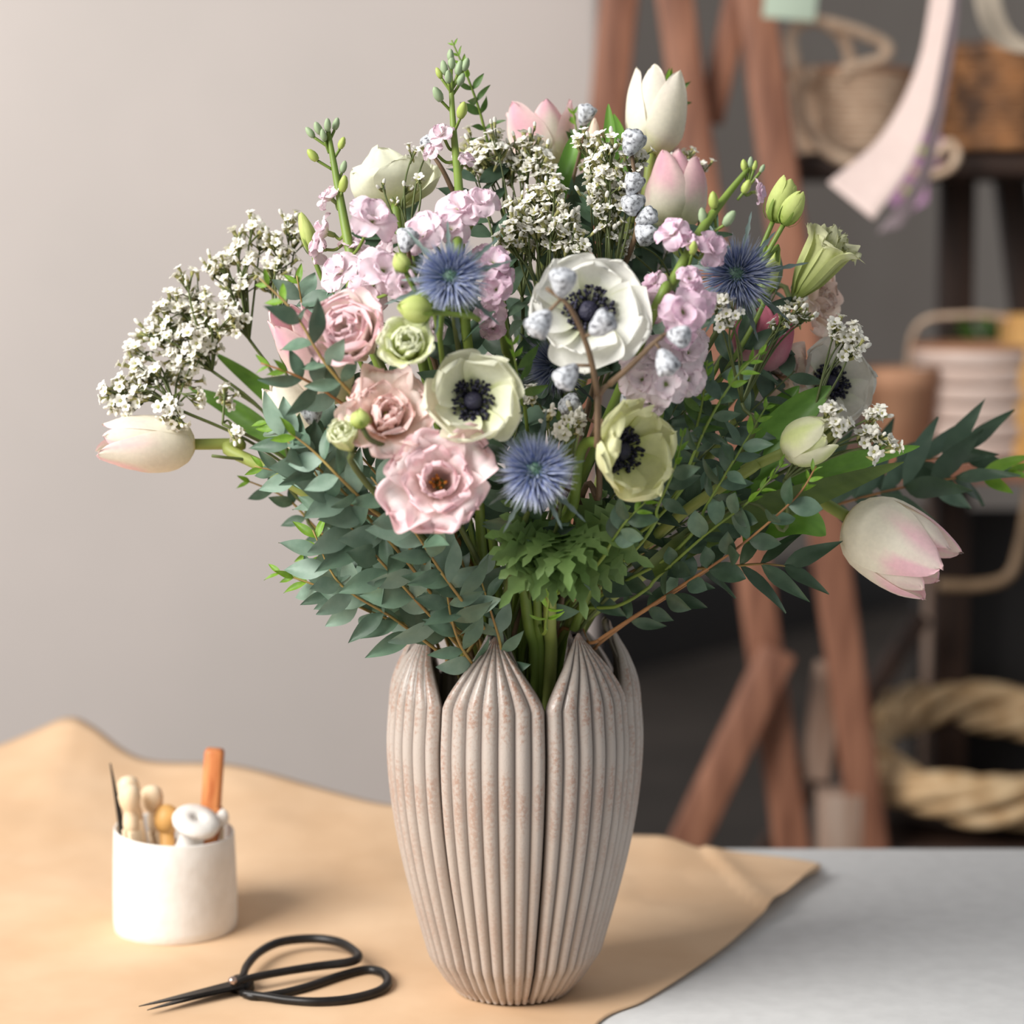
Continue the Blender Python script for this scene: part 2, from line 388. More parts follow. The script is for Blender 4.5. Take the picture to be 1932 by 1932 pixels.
# dark awl
b_, t_ = stick_M(208, 1440, CY-0.020, 262, CY-0.01)
d_ = (t_-b_); L_ = d_.length
o = thing('awl', 'thin dark pointed awl sticking up at the left of the white cup', 'tool', frame(b_, d_))
v, f = tube(catmull([Vector((0, 0, 0.07)), Vector((0, 0, 0.1)), Vector((0, 0, L_))], 10), lambda s: 0.0030*(1-s)+0.0006, 8); ob('spike', mk('spike', v, f, M_IRON), o)
v, f = lathe([(0.003, 0.0), (0.0042, 0.01), (0.0038, 0.04), (0.0042, 0.07), (0.0034, 0.078)], 12); ob('handle', mk('handle', v, f, M_IRON), o)
# clothes pegs with round heads
def peg(label, px, py, y, low, ylow, L=0.075, roll=0.0):
    top = P(px, py, y); bot = Vector((P(low, 1700, ylow).x, ylow, 0)); ax = (top-bot).normalized(); base = top-ax*(L-0.006)
    o = thing('wooden_peg', label, 'clothes peg', frame(base, ax, roll=roll), 'round headed pegs in the cup')
    v, f = lathe([(0.0062, 0.040), (0.0068, 0.048), (0.0062, 0.054), (0.0048, 0.058), (0.0060, 0.060), (0.0082, 0.064), (0.0092, 0.070), (0.0082, 0.0757), (0.005, 0.079), (0.001, 0.080)], 20)
    ob('head', mk('head', v, f, M_PEG), o)
    for s in (-1, 1):
        v, f = box(-0.0058, 0.0058, 0.0012, 0.0066, 0, 0.043, 0.0012)
        vv = [Vector((p.x*(0.8+0.2*p.z/0.043), s*(p.y+0.0016*(1-p.z/0.043)), p.z)) for p in v]
        ob('prong', mk('prong', vv, f if s > 0 else [q[::-1] for q in f], M_PEG), o)
    return o
peg('pale wooden peg with the higher round head, behind its twin in the cup', 241, 1478, CY+0.005, 300, CY+0.01, 0.080)
peg('pale wooden peg with the lower round head, at the front of the cup', 246, 1526, CY-0.024, 262, CY-0.020, 0.066)
peg('pale wooden peg leaning sideways between the other pegs and the spool', 286, 1500, CY-0.002, 330, CY, 0.078, 0.8)
# orange wooden handle
b_, t_ = stick_M(405, 1412, CY+0.010, 385, CY+0.006)
o = thing('wooden_handle_knife', 'orange brown grooved wooden handle standing at the right of the cup', 'tool', frame(b_, t_-b_, (0, -1, 0)))
L_ = (t_-b_).length
v, f = box(-0.007, 0.007, -0.0078, 0.0078, 0.035, L_, 0.003); ob('handle', mk('handle', v, f, M_OWOOD), o)
v, f = box(-0.0075, 0.0075, -0.0088, 0.0088, L_*0.62, L_*0.66, 0.0015); ob('ferrule', mk('ferrule', v, f, M_OWOOD), o)
v, f = box(-0.001, 0.001, -0.005, 0.005, 0.0, 0.036, 0.0004); ob('blade', mk('blade', v, f, M_STEEL), o)
# white thread spool
c_ = P(372, 1543, CY-0.022); ax = Vector((0.28, -0.38, 0.9)).normalized()
o = thing('white_spool', 'white mushroom shaped spool lying tilted on the rim of the cup', 'spool', frame(c_-ax*0.040, ax))
v, f = lathe([(0.013, 0), (0.0165, 0.002), (0.0165, 0.006), (0.0105, 0.009), (0.0100, 0.028), (0.0125, 0.031)], 28); ob('core', mk('core', v, f, M_CERAMIC), o)
v, f = lathe([(0.0125, 0.031), (0.0185, 0.0325), (0.0195, 0.036), (0.018, 0.0395), (0.010, 0.0412), (0.0035, 0.0405), (0.003, 0.037), (0.001, 0.037)], 32); ob('flange', mk('flange', v, f, M_CERAMIC), o)
# small wooden ball peg and white knob
c_ = P(315, 1546, CY-0.010)
o = thing('wooden_ball_peg', 'small yellow wooden ball headed peg beside the white spool', 'clothes peg', Matrix.Translation((c_.x, c_.y, 0.012)))
h_ = c_.z-0.012
v, f = blob((0, 0, h_), (0.0105, 0.0105, 0.0125), 18, 12); ob('head', mk('head', v, f, M_YWOOD), o)
v, f = lathe([(0.005, 0), (0.006, 0.02), (0.006, h_-0.006)], 14); ob('shaft', mk('shaft', v, f, M_YWOOD), o)
c_ = P(428, 1543, CY+0.004)
o = thing('white_knob_stick', 'small white round knob on a stick at the right rim of the cup', 'tool', Matrix.Translation((c_.x-0.006, c_.y, 0.012)))
h_ = c_.z-0.012
v, f = blob((0.002, 0, h_), (0.0058, 0.0058, 0.0075), 14, 10); ob('knob', mk('knob', v, f, M_CERAMIC), o)
v, f = tube([Vector((0, 0, 0)), Vector((0.001, 0, h_*0.5)), Vector((0.002, 0, h_-0.004))], 0.002, 8); ob('stick', mk('stick', v, f, M_PEG), o)

# ---------------------------------------------------------------- scissors
pv = G(446, 1858, 0.008)
sc_ = thing('bonsai_scissors', 'black iron bonsai scissors with wide loop handles lying on the paper', 'scissors', Matrix.Translation((pv.x, pv.y, 0.0)))
O_ = Vector((pv.x, pv.y, 0))
def loop(pts, z, r): return tube([p-O_ for p in catmull([G(x, y, zz) for x, y, zz in pts], 60)], r, 10)
l1 = [(430, 1862, 0.008), (455, 1846, 0.011), (466, 1822, 0.012), (490, 1796, 0.013), (530, 1777, 0.014), (590, 1771, 0.014), (640, 1778, 0.014), (670, 1796, 0.013), (675, 1808, 0.013), (655, 1816, 0.013), (600, 1823, 0.012), (530, 1834, 0.012), (470, 1846, 0.012), (440, 1858, 0.011)]
l2 = [(440, 1856, 0.006), (470, 1879, 0.005), (520, 1876, 0.005), (580, 1862, 0.005), (640, 1842, 0.005), (690, 1830, 0.005), (722, 1836, 0.005), (732, 1853, 0.005), (715, 1870, 0.005), (660, 1885, 0.005), (600, 1890, 0.005), (545, 1887, 0.005), (500, 1880, 0.006), (455, 1874, 0.006)]
v, f = loop(l1, 0, lambda s: 0.0027+0.0010*math.sin(math.pi*s)); ob('handle', mk('handle', v, f, M_IRON), sc_)
v, f = loop(l2, 0, lambda s: 0.0027+0.0010*math.sin(math.pi*s)); ob('handle', mk('handle', v, f, M_IRON), sc_)
def blade(tip, zt, z0, off):
    a = G(452+off, 1858, z0)-O_; b = G(tip[0], tip[1], zt)-O_; d = b-a; s = Vector((-d.y, d.x, 0)).normalized()
    pts = []; fs = []
    for k in range(9):
        t_ = k/8; w = 0.0105*(1-t_)**0.75+0.0004; h = 0.0018*(1-t_)+0.0004; c = a.lerp(b, t_)
        pts += [c-s*w*0.6+Vector((0, 0, -h)), c+s*w*0.6+Vector((0, 0, -h*0.2)), c+s*w*0.5+Vector((0, 0, h)), c-s*w*0.6+Vector((0, 0, h))]
    for k in range(8):
        for j in range(4): fs.append((k*4+j, k*4+(j+1) % 4, k*4+4+(j+1) % 4, k*4+4+j))
    fs += [(3, 2, 1, 0), (32, 33, 34, 35)]
    return ob('blade', mk('blade', pts, fs, M_IRON, None, False), sc_)
blade((262, 1899), 0.010, 0.0085, 0); blade((278, 1906), 0.006, 0.0055, 6)
v, f = lathe([(0.001, 0.002), (0.010, 0.002), (0.0105, 0.004), (0.010, 0.012), (0.007, 0.0135), (0.001, 0.0137)], 20)
c_ = G(456, 1858, 0.006)-O_
ob('pivot_boss', mk('pivot_boss', [q*0.92+c_*1+Vector((0, 0, -0.006)) for q in v], f, M_IRON), sc_)
v, f = blob(G(439, 1850, 0.0155)-O_, (0.0036, 0.0036, 0.0032), 12, 8); ob('pivot_screw', mk('pivot_screw', v, f, M_STEEL), sc_)
# ---------------------------------------------------------------- background shelf and its things
YL = 1.45                       # depth of the ladder shelf
def toz(px0, py0, px1, py1, y0, y1, zend):
    a = P(px0, py0, y0); b = P(px1, py1, y1); k = (zend-a.z)/(b.z-a.z); return a.lerp(b, k)
lad = thing('ladder_shelf', 'reddish brown wooden ladder shelf with crossed legs behind the bouquet', 'shelf', Matrix.Translation((0.45, YL, FZ)))
LO = Vector((0.45, YL, FZ))
def lbeam(name, p, q, w, d, m, up=(0, 1, 0)):
    v, f = beam(p-LO, q-LO, w, d, up); return ob(name, mk(name, v, f, m), lad)
p = P(1640, 1590, YL); q = P(1425, 0, YL); k = (FZ-p.z)/(q.z-p.z)
lbeam('rail', p.lerp(q, k), p.lerp(q, 1.25), 0.050, 0.034, M_WOOD)
p = P(1492, 1590, YL+0.02); q = P(1268, -40, YL+0.02); k = (FZ-p.z)/(q.z-p.z)
lbeam('rail', p.lerp(q, k), p.lerp(q, 1.2), 0.048, 0.034, M_WOOD)
p = P(1010, 1590, YL+0.10); q = P(1172, -40, YL+0.10); k = (FZ-p.z)/(q.z-p.z)
lbeam('rail', p.lerp(q, k), p.lerp(q, 1.2), 0.052, 0.034, M_WOOD)
lbeam('brace', P(1405, -60, YL+0.05), P(1338, 232, YL+0.05), 0.036, 0.026, M_WOOD)
lbeam('brace', P(1470, 1225, YL-0.03), P(1268, 1650, YL-0.03), 0.050, 0.03, M_WOOD)
lbeam('brace', P(1568, 1250, YL+0.04), P(1535, 1470, YL+0.04), 0.042, 0.03, M_WOODG)
lbeam('brace', P(1420, 1640, YL+0.25), P(1740, 1160, YL+0.25), 0.03, 0.025, M_DWOOD)
v, f = box(P(1545, 1500, YL).x, P(1625, 1500, YL).x, YL-0.02, YL+0.05, FZ+0.02, P(1560, 1495, YL).z, 0.004)
ob('foot_block', mk('foot_block', [a-LO for a in v], f, M_WOODG), lad)
def board(px0, px1, pyt, pyb, y0, y1, m):
    z1 = P(px0, pyt, y0).z; z0 = P(px0, pyb, y0).z
    v, f = box(P(px0, pyt, y0).x, P(px1, pyt, y0).x, y0, y1, z0, z1, 0.003)
    return ob('shelf_board', mk('shelf_board', [a-LO for a in v], f, m), lad)
board(1495, 2150, 292, 330, YL+0.06, YL+0.42, M_DWOOD)
board(1560, 2150, 872, 912, YL+0.04, YL+0.42, M_WOOD)
board(1600, 2150, 1600, 1640, YL+0.02, YL+0.42, M_DWOOD)
z0_ = P(1820, 300, YL+0.33); 
lbeam('post', P(1806, 330, YL+0.34), Vector((P(1800, 900, YL+0.34).x, YL+0.34, P(1800, 1640, YL+0.34).z)), 0.05, 0.04, M_DWOOD)
lbeam('post', P(1905, 330, YL+0.34), P(1975, 900, YL+0.34), 0.045, 0.04, M_DWOOD)
lbeam('post', P(1772, 880, YL+0.40), P(1755, 1640, YL+0.40), 0.036, 0.03, M_WOODG)
lbeam('post', P(2060, -60, YL+0.1), P(2090, 1640, YL+0.1), 0.05, 0.04, M_DWOOD)
lbeam('back_panel', Vector((1.02, YL+0.45, FZ+0.02)), Vector((1.02, YL+0.45, P(1900, 960, YL+0.45).z)), 0.78, 0.012, M_SKIRT)

# woven basket helper : coiled rows on a tapering wall
def basket(name, label, c, rt, rb, h, rows, m, rimr=0.006, wv=0.012):
    o = thing(name, label, 'basket', Matrix.Translation(c))
    mb = MB()
    for j in range(rows):
        t_ = (j+0.5)/rows; r = lerp(rb, rt, t_); z = h*t_; rr = h/rows*0.58
        path = [Vector((r*math.cos(2*math.pi*k/36)*(1+wv*(-1)**(k+j)), r*math.sin(2*math.pi*k/36)*(1+wv*(-1)**(k+j)), z)) for k in range(36)]
        v, f = tube(path, rr, 5, closed=True); mb.add(v, f)
    v, f = lathe([(0.001, 0.002), (rb*0.98, 0.002), (rb*0.98, 0.006), (0.001, 0.006)], 32); mb.add(v, f)
    ob('woven_wall', mb.mesh('woven_wall', m), o)
    v, f = tube([Vector((rt*math.cos(2*math.pi*k/36), rt*math.sin(2*math.pi*k/36), h)) for k in range(36)], rimr, 8, closed=True)
    ob('rim', mk('rim', v, f, M_TERRA if m is M_WICKER else M_DWICKER), o)
    return o
zs = P(1560, 292, YL+0.06).z
c_ = P(1600, 300, YL+0.17); c_.z = zs+0.0055
bk = basket('wicker_basket', 'pale woven basket with looped cord handles on the upper shelf', c_, 0.085, 0.066, 0.112, 13, M_WICKER)
def hl(pts, r, m, root, name='handle'):
    Mi = root.matrix_basis.inverted(); v, f = tube([Mi @ p for p in catmull(pts, 40)], r, 8); return ob(name, mk(name, v, f, m), root)
yb = YL+0.08
hl([P(1520, 170, yb+0.02), P(1500, 120, yb+0.02), P(1495, 60, yb+0.03), P(1540, 38, yb+0.03), P(1590, 70, yb+0.03), P(1608, 130, yb+0.03)], 0.008, M_WICKER, bk)
hl([P(1560, 42, yb), P(1620, 60, yb), P(1672, 85, yb), P(1665, 110, yb), P(1600, 130, yb), P(1590, 150, yb+0.01)], 0.008, M_WICKER, bk)
hl([P(1540, 130, yb-0.01), P(1512, 165, yb-0.01), P(1518, 230, yb-0.01), P(1560, 285, yb-0.02), P(1610, 305, yb-0.02), P(1660, 300, yb-0.02)], 0.008, M_WICKER, bk)
c_ = P(1905, 300, YL+0.19); c_.z = zs+0.008
basket('dark_wicker_basket', 'brown coarse wicker basket at the right end of the upper shelf', c_, 0.112, 0.10, 0.140, 8, M_DWICKER, 0.009, 0.04)
# ribbons
M_MAUVER = mat('sheer_mauve', (200, 184, 188), (190, 172, 178), 30, 0.7, transl=0.3)
def strip(name, label, cat, pts, m, thick=0.0008):
    L = [p for p, q in pts]; R = [q for p, q in pts]; n = 40; Lc = catmull(L, n); Rc = catmull(R, n)
    o0 = L[-1]
    def fn(a, w):
        i = int(round(w*n)); return (Lc[i].lerp(Rc[i], a)-o0+Vector((0, 0.004*math.sin(3.1*w)*math.sin(math.pi*a), 0)),)
    v, f, _ = grid(6, n, fn); o = ob(name, mk(name, v, f, m), None, Matrix.Translation(o0)); tag(o, label, cat)
    s_ = o.modifiers.new('thickness', 'SOLIDIFY'); s_.thickness = thick; return o
ry = 1.05
strip('blush_ribbon', 'wide blush pink ribbon hanging in a curve from the upper right', 'ribbon',
      [(P(1762, -60, ry+0.03), P(1802, -60, ry)), (P(1752, 20, ry+0.03), P(1794, 20, ry)), (P(1735, 110, ry+0.03), P(1777, 110, ry)), (P(1700, 195, ry+0.02), P(1760, 200, ry-0.02)), (P(1655, 265, ry+0.01), P(1737, 270, ry-0.03)), (P(1605, 310, ry), P(1712, 325, ry-0.04)), (P(1562, 345, ry-0.01), P(1648, 415, ry-0.05))], M_RIBBON)
strip('sheer_ribbon', 'narrow grey pink ribbon edge hanging behind the blush ribbon', 'ribbon',
      [(P(1790, -60, ry+0.06), P(1812, -60, ry+0.06)), (P(1785, 60, ry+0.06), P(1805, 60, ry+0.06)), (P(1760, 200, ry+0.06), P(1782, 200, ry+0.06)), (P(1730, 330, ry+0.06), P(1756, 330, ry+0.06)), (P(1655, 440, ry+0.06), P(1700, 430, ry+0.06))], M_MAUVER)
strip('cream_ribbon', 'cream ribbon loop hanging over the dark wicker basket', 'ribbon',
      [(P(1832, -50, ry+0.1), P(1880, -50, ry+0.1)), (P(1845, 30, ry+0.1), P(1895, 25, ry+0.1)), (P(1868, 75, ry+0.1), P(1915, 62, ry+0.1)), (P(1915, 98, ry+0.1), P(1950, 80, ry+0.1)), (P(1990, 100, ry+0.1), P(1995, 80, ry+0.1))], M_CREAM)
# mauve paper blossoms behind the ribbon
def blossom(label, px, py, y, r):
    c = P(px, py, y); o = thing('mauve_blossom', label, 'flower', frame(c, (-0.2, -1, 0.1)), 'mauve flowers behind the ribbon')
    for k in range(6):
        a = k*math.pi/3
        v, f, _ = grid(4, 5, lambda u, w: (Vector(((0.15+0.85*w)*r, (u-0.5)*2*r*0.55*math.sin(math.pi*(0.12+0.86*w))**0.7, 0.25*r*w*w)),))
        ob('petal', mk('petal', v, f, M_MAUVE), o, Matrix.Rotation(a, 4, 'Z'))
    v, f = blob((0, 0, 0.1*r), (0.25*r, 0.25*r, 0.2*r)); ob('centre', mk('centre', v, f, M_BUDY), o)
    v, f = tube(catmull([Vector((0, 0, 0)), Vector((0.9*r, 0, -0.4*r)), Vector((2.2*r, 0, -0.9*r))], 8), 0.0015, 6); ob('stem', mk('stem', v, f, M_STEMD), o)
blossom('dried mauve flower showing behind the ribbon near the shelf edge', 1742, 285, 1.485, 0.030)
blossom('dried mauve flower lower behind the ribbon', 1712, 360, 1.50, 0.030)
# mint card
v, f = box(-0.034, 0.034, -0.0008, 0.0008, -0.10, 0.0, 0.0005)
o = ob('mint_tag', mk('mint_tag', v, f, M_MINT), None, Matrix.Translation(P(1502, -112, 1.35)) @ Matrix.Rotation(0.08, 4, 'Y')); tag(o, 'pale mint card tag hanging above the pale basket', 'tag')
# cream tassel cord under the shelf
o = thing('cord_loop', 'beige cord loop lying at the edge of the upper shelf', 'cord', Matrix.Translation(P(1780, 290, 1.48)))
hl([P(1760, 300, 1.46), P(1790, 270, 1.46), P(1806, 290, 1.46), P(1790, 318, 1.46), P(1750, 330, 1.46), P(1720, 322, 1.46)], 0.006, M_WICKER, o, 'cord')
# lower shelf things
zs = P(1600, 872, YL+0.04).z
c_ = P(1690, 872, YL+0.10); c_.z = zs+0.0005
o = thing('terracotta_pot', 'plain terracotta pot left of the blush chip basket', 'pot', Matrix.Translation(c_))
v, f = lathe([(0.001, 0), (0.040, 0), (0.043, 0.003), (0.052, 0.095), (0.055, 0.097), (0.056, 0.128), (0.052, 0.128), (0.050, 0.1), (0.040, 0.012), (0.001, 0.012)], 36); ob('body', mk('body', v, f, M_TERRA), o)
v, f = lathe([(0.0505, 0.10), (0.0508, 0.112), (0.001, 0.112)], 24); ob('soil', mk('soil', v, f, M_SKIRT), o)
c_ = P(1838, 872, YL+0.15); c_.z = zs+0.0005
o = thing('chip_basket', 'blush chipwood basket of wide horizontal bands with hoop handle', 'basket', Matrix.Translation(c_))
rb_, rt_, hb = 0.088, 0.092, 0.155
for j in range(6):
    z0 = hb*j/6+0.001; z1 = hb*(j+1)/6-0.0012; r = lerp(rb_, rt_, j/6)+(0.003 if j % 2 else 0)
    v, f = lathe([(r-0.004, z0), (r, z0+0.001), (r+0.001, (z0+z1)/2), (r, z1-0.001), (r-0.004, z1), (r-0.006, (z0+z1)/2), (r-0.004, z0)], 40)
    ob('band', mk('band', v, f[:-2], M_CHIP), o)
v, f = tube([Vector((rt_*math.cos(2*math.pi*k/40), rt_*math.sin(2*math.pi*k/40), hb)) for k in range(40)], 0.005, 8, closed=True); ob('rim', mk('rim', v, f, M_TERRA), o)
v, f = tube(catmull([Vector((rt_+0.004, 0, 0.02)), Vector((rt_+0.006, 0, hb)), Vector((rt_*0.6, -0.02, hb+0.035)), Vector((-rt_*0.3, -0.03, hb+0.045)), Vector((-rt_, -0.01, hb+0.02)), Vector((-rt_-0.004, 0, 0.03))], 40), 0.004, 8); ob('handle', mk('handle', v, f, M_WICKER), o)
v, f = lathe([(0.001, 0.001), (rb_-0.005, 0.001), (rb_-0.005, 0.004), (0.001, 0.004)], 32); ob('base', mk('base', v, f, M_CHIP), o)
c_ = P(1975, 872, YL+0.13); c_.z = zs+0.0005
o = thing('wooden_crate', 'amber wooden box at the right edge beside the chip basket', 'box', Matrix.Translation(c_))
for nm, b_ in (('front', (-0.06, 0.08, -0.06, -0.052, 0.0, 0.2)), ('back', (-0.06, 0.08, 0.052, 0.06, 0.0, 0.2)), ('side', (-0.06, -0.052, -0.052, 0.052, 0, 0.2)), ('side', (0.072, 0.08, -0.052, 0.052, 0, 0.2)), ('bottom', (-0.052, 0.072, -0.052, 0.052, 0, 0.008))):
    v, f = box(*b_, 0.001); ob(nm, mk(nm, v, f, M_YWOOD), o)
# small green plant behind the chip basket
c_ = P(1850, 872, YL+0.29); c_.z = zs+0.0005
o = thing('small_green_plant', 'small leafy green pot plant behind the chip basket', 'plant', Matrix.Translation(c_))
v, f = lathe([(0.001, 0), (0.03, 0), (0.036, 0.09), (0.032, 0.09), (0.001, 0.085)], 24); ob('pot', mk('pot', v, f, M_SKIRT), o)
rg = random.Random(5)
v, f, _ = grid(3, 5, lambda u, w: (Vector((w, (u-0.5)*0.6*math.sin(math.pi*(0.05+0.93*w))**0.8, 0.25*w*(1-w)-0.12*abs(u-0.5))),)); lf = mk('leaf', v, f, M_MIDL)
for k in range(34):
    a = rg.uniform(0, 6.28); e = rg.uniform(-0.1, 1.2); L = rg.uniform(0.03, 0.05); h = rg.uniform(0.09, 0.165)
    ob('leaf', lf, o, Matrix.Translation((0.03*math.cos(a), 0.03*math.sin(a), h)) @ Matrix.Rotation(a, 4, 'Z') @ Matrix.Rotation(-e, 4, 'Y') @ Matrix.Scale(L, 4))
for k in range(5):
    a = k*1.3; v, f = tube([Vector((0, 0, 0.085)), Vector((0.015*math.cos(a), 0.015*math.sin(a), 0.12)), Vector((0.03*math.cos(a), 0.03*math.sin(a), 0.16))], 0.0015, 5); ob('stalk', mk('stalk', v, f, M_STEMD), o)
# bentwood loop hanging below the middle shelf
o = thing('cane_hoop', 'bent brown cane hoop hanging below the middle shelf at right', 'hoop', Matrix.Translation(P(1900, 1100, YL+0.02)))
hl([P(1770, 1104, YL+0.02), P(1850, 1104, YL+0.02), P(1905, 1085, YL+0.02), P(1928, 1020, YL+0.02), P(1940, 950, YL+0.02), P(1945, 905, YL+0.02)], 0.009, M_TWIGB, o, 'cane')
# rattan coil wreath on the bottom shelf
zb = P(1600, 1600, YL+0.02).z
wc = P(1850, 1420, YL+0.17)
o = thing('rattan_wreath', 'thick coil of pale rattan canes on the bottom shelf', 'wreath', frame(wc, (0.0, -0.22, 0.975), (1, 0, 0)))
rg = random.Random(9); RX = 0.168; RY = 0.168
for s in range(12):
    ph = rg.uniform(0, 6.28); tw = rg.choice((2, 3, 3)); ro = 0.026*math.sqrt(rg.uniform(0.25, 1)); pts = []
    for k in range(64):
        a = 2*math.pi*k/64; b_ = ph+tw*a; r = 1+ro/RX*math.cos(b_)
        pts.append(Vector((RX*r*math.cos(a), RY*r*math.sin(a), ro*math.sin(b_)*1.25)))
    v, f = tube(pts, rg.uniform(0.008, 0.0115), 8, closed=True); ob('cane', mk('cane', v, f, M_RATTAN), o)
# bowl the wreath rests on
c_ = P(1850, 1600, YL+0.17); c_.z = zb+0.0005; c_.y = wc.y; c_.x = wc.x
hb = wc.z-0.075-c_.z
o = thing('dark_clay_bowl', 'dark brown bowl under the rattan coil', 'bowl', Matrix.Translation(c_))
v, f = lathe([(0.001, 0), (0.06, 0), (0.08, 0.02), (0.150, hb), (0.144, hb), (0.075, 0.03), (0.001, 0.012)], 36); ob('body', mk('body', v, f, M_DWOOD), o)
# ---------------------------------------------------------------- bouquet builders
RG = random.Random(11)
def stem_path(p0, axis, via=(), rg=RG, bind=None):
    h = Vector((p0.x, p0.y, 0)); h = h.normalized() if h.length > 1e-3 else Vector((0, -1, 0))
    r = rg.uniform(0.012, 0.048); a = rg.uniform(-0.5, 0.5); h = Matrix.Rotation(a, 3, 'Z') @ h
    b = Vector(bind) if bind else Vector((h.x*r, h.y*r, 0.262))
    e = Vector((-h.x*0.022, -h.y*0.022, 0.03))
    n = p0-Vector(axis).normalized()*min(0.035, (p0-b).length*0.25)
    return catmull([p0, n]+list(via)+[b, e], 18+6*len(via))
def add_stem(root, p0, axis, r, m, via=(), bind=None, name='stem', r1=None):
    path = stem_path(p0, axis, via, bind=bind); Mi = root.matrix_basis.inverted()
    v, f = tube([Mi @ q for q in path], (lambda s: lerp(r, r1 or r, s)), 7); return ob(name, mk(name, v, f, m), root)

def petal(name, ctrl, W, vm=0.6, p1=0.6, q=2.0, b0=0.12, k=0.6, ruf=0.0, nruf=5, jag=0.0, col=None, nu=8, nv=10, seed=0, m=None, lift=0.0, notch=0.0):
    NC = 80; cl = catmull([Vector((r, 0, z)) for r, z in ctrl], NC)
    def sh(w):
        if w < vm: s = b0+(1-b0)*math.sin(math.pi/2*w/vm)**p1
        else: s = max(0.0, 1-((w-vm)/(1-vm))**q)**(1/2.0)
        return max(s, 0.02)
    def fn(a, w):
        u = 2*a-1; w = 1-(1-w)**1.7; i = min(int(round(w*NC)), NC); c = cl[i]
        tg = (cl[min(i+1, NC)]-cl[max(i-1, 0)]).normalized(); nn = Vector((-tg.z, 0, tg.x))
        wd = W*sh(w)
        t = wd*math.sin(u*k)/k if k > 0.01 else wd*u; ins = wd*(1-math.cos(u*k))/k if k > 0.01 else 0
        e = (abs(u)**2*0.7+0.3)*w**2
        n1 = noise.noise(Vector((u*nruf*0.5+seed*7.3, w*2.2, seed*3.1)))
        n2 = noise.noise(Vector((u*nruf*1.3+seed*1.7, w*3.0+5, seed*2.3)))
        p = c+Vector((0, t, 0))+nn*(ins+ruf*e*(n1*1.6+n2*0.7)+lift*u*wd)
        if jag > 0 and w > 0.5: p += tg*jag*(w-0.5)*2*(noise.noise(Vector((u*2.2+seed*5, 0.5, seed)))*1.2+noise.noise(Vector((u*7+seed*5, 3.5, seed)))*0.6)
        if notch and w > 0.7: p -= tg*notch*(w-0.7)/0.3*math.exp(-(u/0.25)**2)
        return (p, col(u, w, n1) if col else (1, 1, 1))
    v, f, c = grid(nu, nv, fn); return mk(name, v, f, m or M_PETAL, c)
def RZ(a): return Matrix.Rotation(a, 4, 'Z')
def tilt(a, t, tw=0.0): return RZ(a) @ Matrix.Rotation(t, 4, 'Y') @ Matrix.Rotation(tw, 4, 'X')

CREAM = lin((245, 240, 222)); WHITE = lin((248, 245, 238)); PINK = lin((250, 214, 218)); DPINK = lin((240, 172, 194)); BLUSH = lin((252, 240, 230)); PEACH = lin((248, 206, 186)); GRN = lin((206, 214, 130)); LIME = lin((222, 230, 164)); YEL = lin((224, 204, 110))

# --- tulips
def tulip_cols(kind):
    def f(u, w, n):
        e = abs(u)
        if kind == 'white':   c = mixc(mixc(YEL, CREAM, w*4.5), PINK, 0.9*sstep(0.45, 0.95, w+0.35*n)*sstep(0.1, 0.9, e+0.5*n))
        elif kind == 'blushtip': c = mixc(mixc(YEL, CREAM, w*4), mixc(PINK, DPINK, 0.3), sstep(0.55, 0.95, w+0.35*n)*(0.35+0.65*sstep(0.2, 0.8, e+n)))
        elif kind == 'cream': c = mixc(mixc(GRN, CREAM, w*3), BLUSH, 0.7*sstep(0.3, 0.9, w+0.3*n)*e)
        elif kind == 'pink':  c = mixc(mixc(LIME, BLUSH, w*2.5), PINK, sstep(0.25, 0.95, w+0.35*n))
        elif kind == 'double': c = mixc(mixc(LIME, CREAM, w*2.2), mixc(PINK, DPINK, 0.75), sstep(0.35, 0.9, w+0.4*n)*(0.45+0.55*(1-e)))
        elif kind == 'deep':  c = mixc(PINK, lin((210,120,140)), sstep(0.1, 0.7, w+0.3*n))  # pink tulip with the bouquet's inner shadow painted into its petals
        elif kind == 'lime':  c = mixc(LIME, lin((246, 244, 214)), sstep(0.2, 0.9, e+0.6*n+0.3*w))
        else: c = CREAM
        return c
    return f
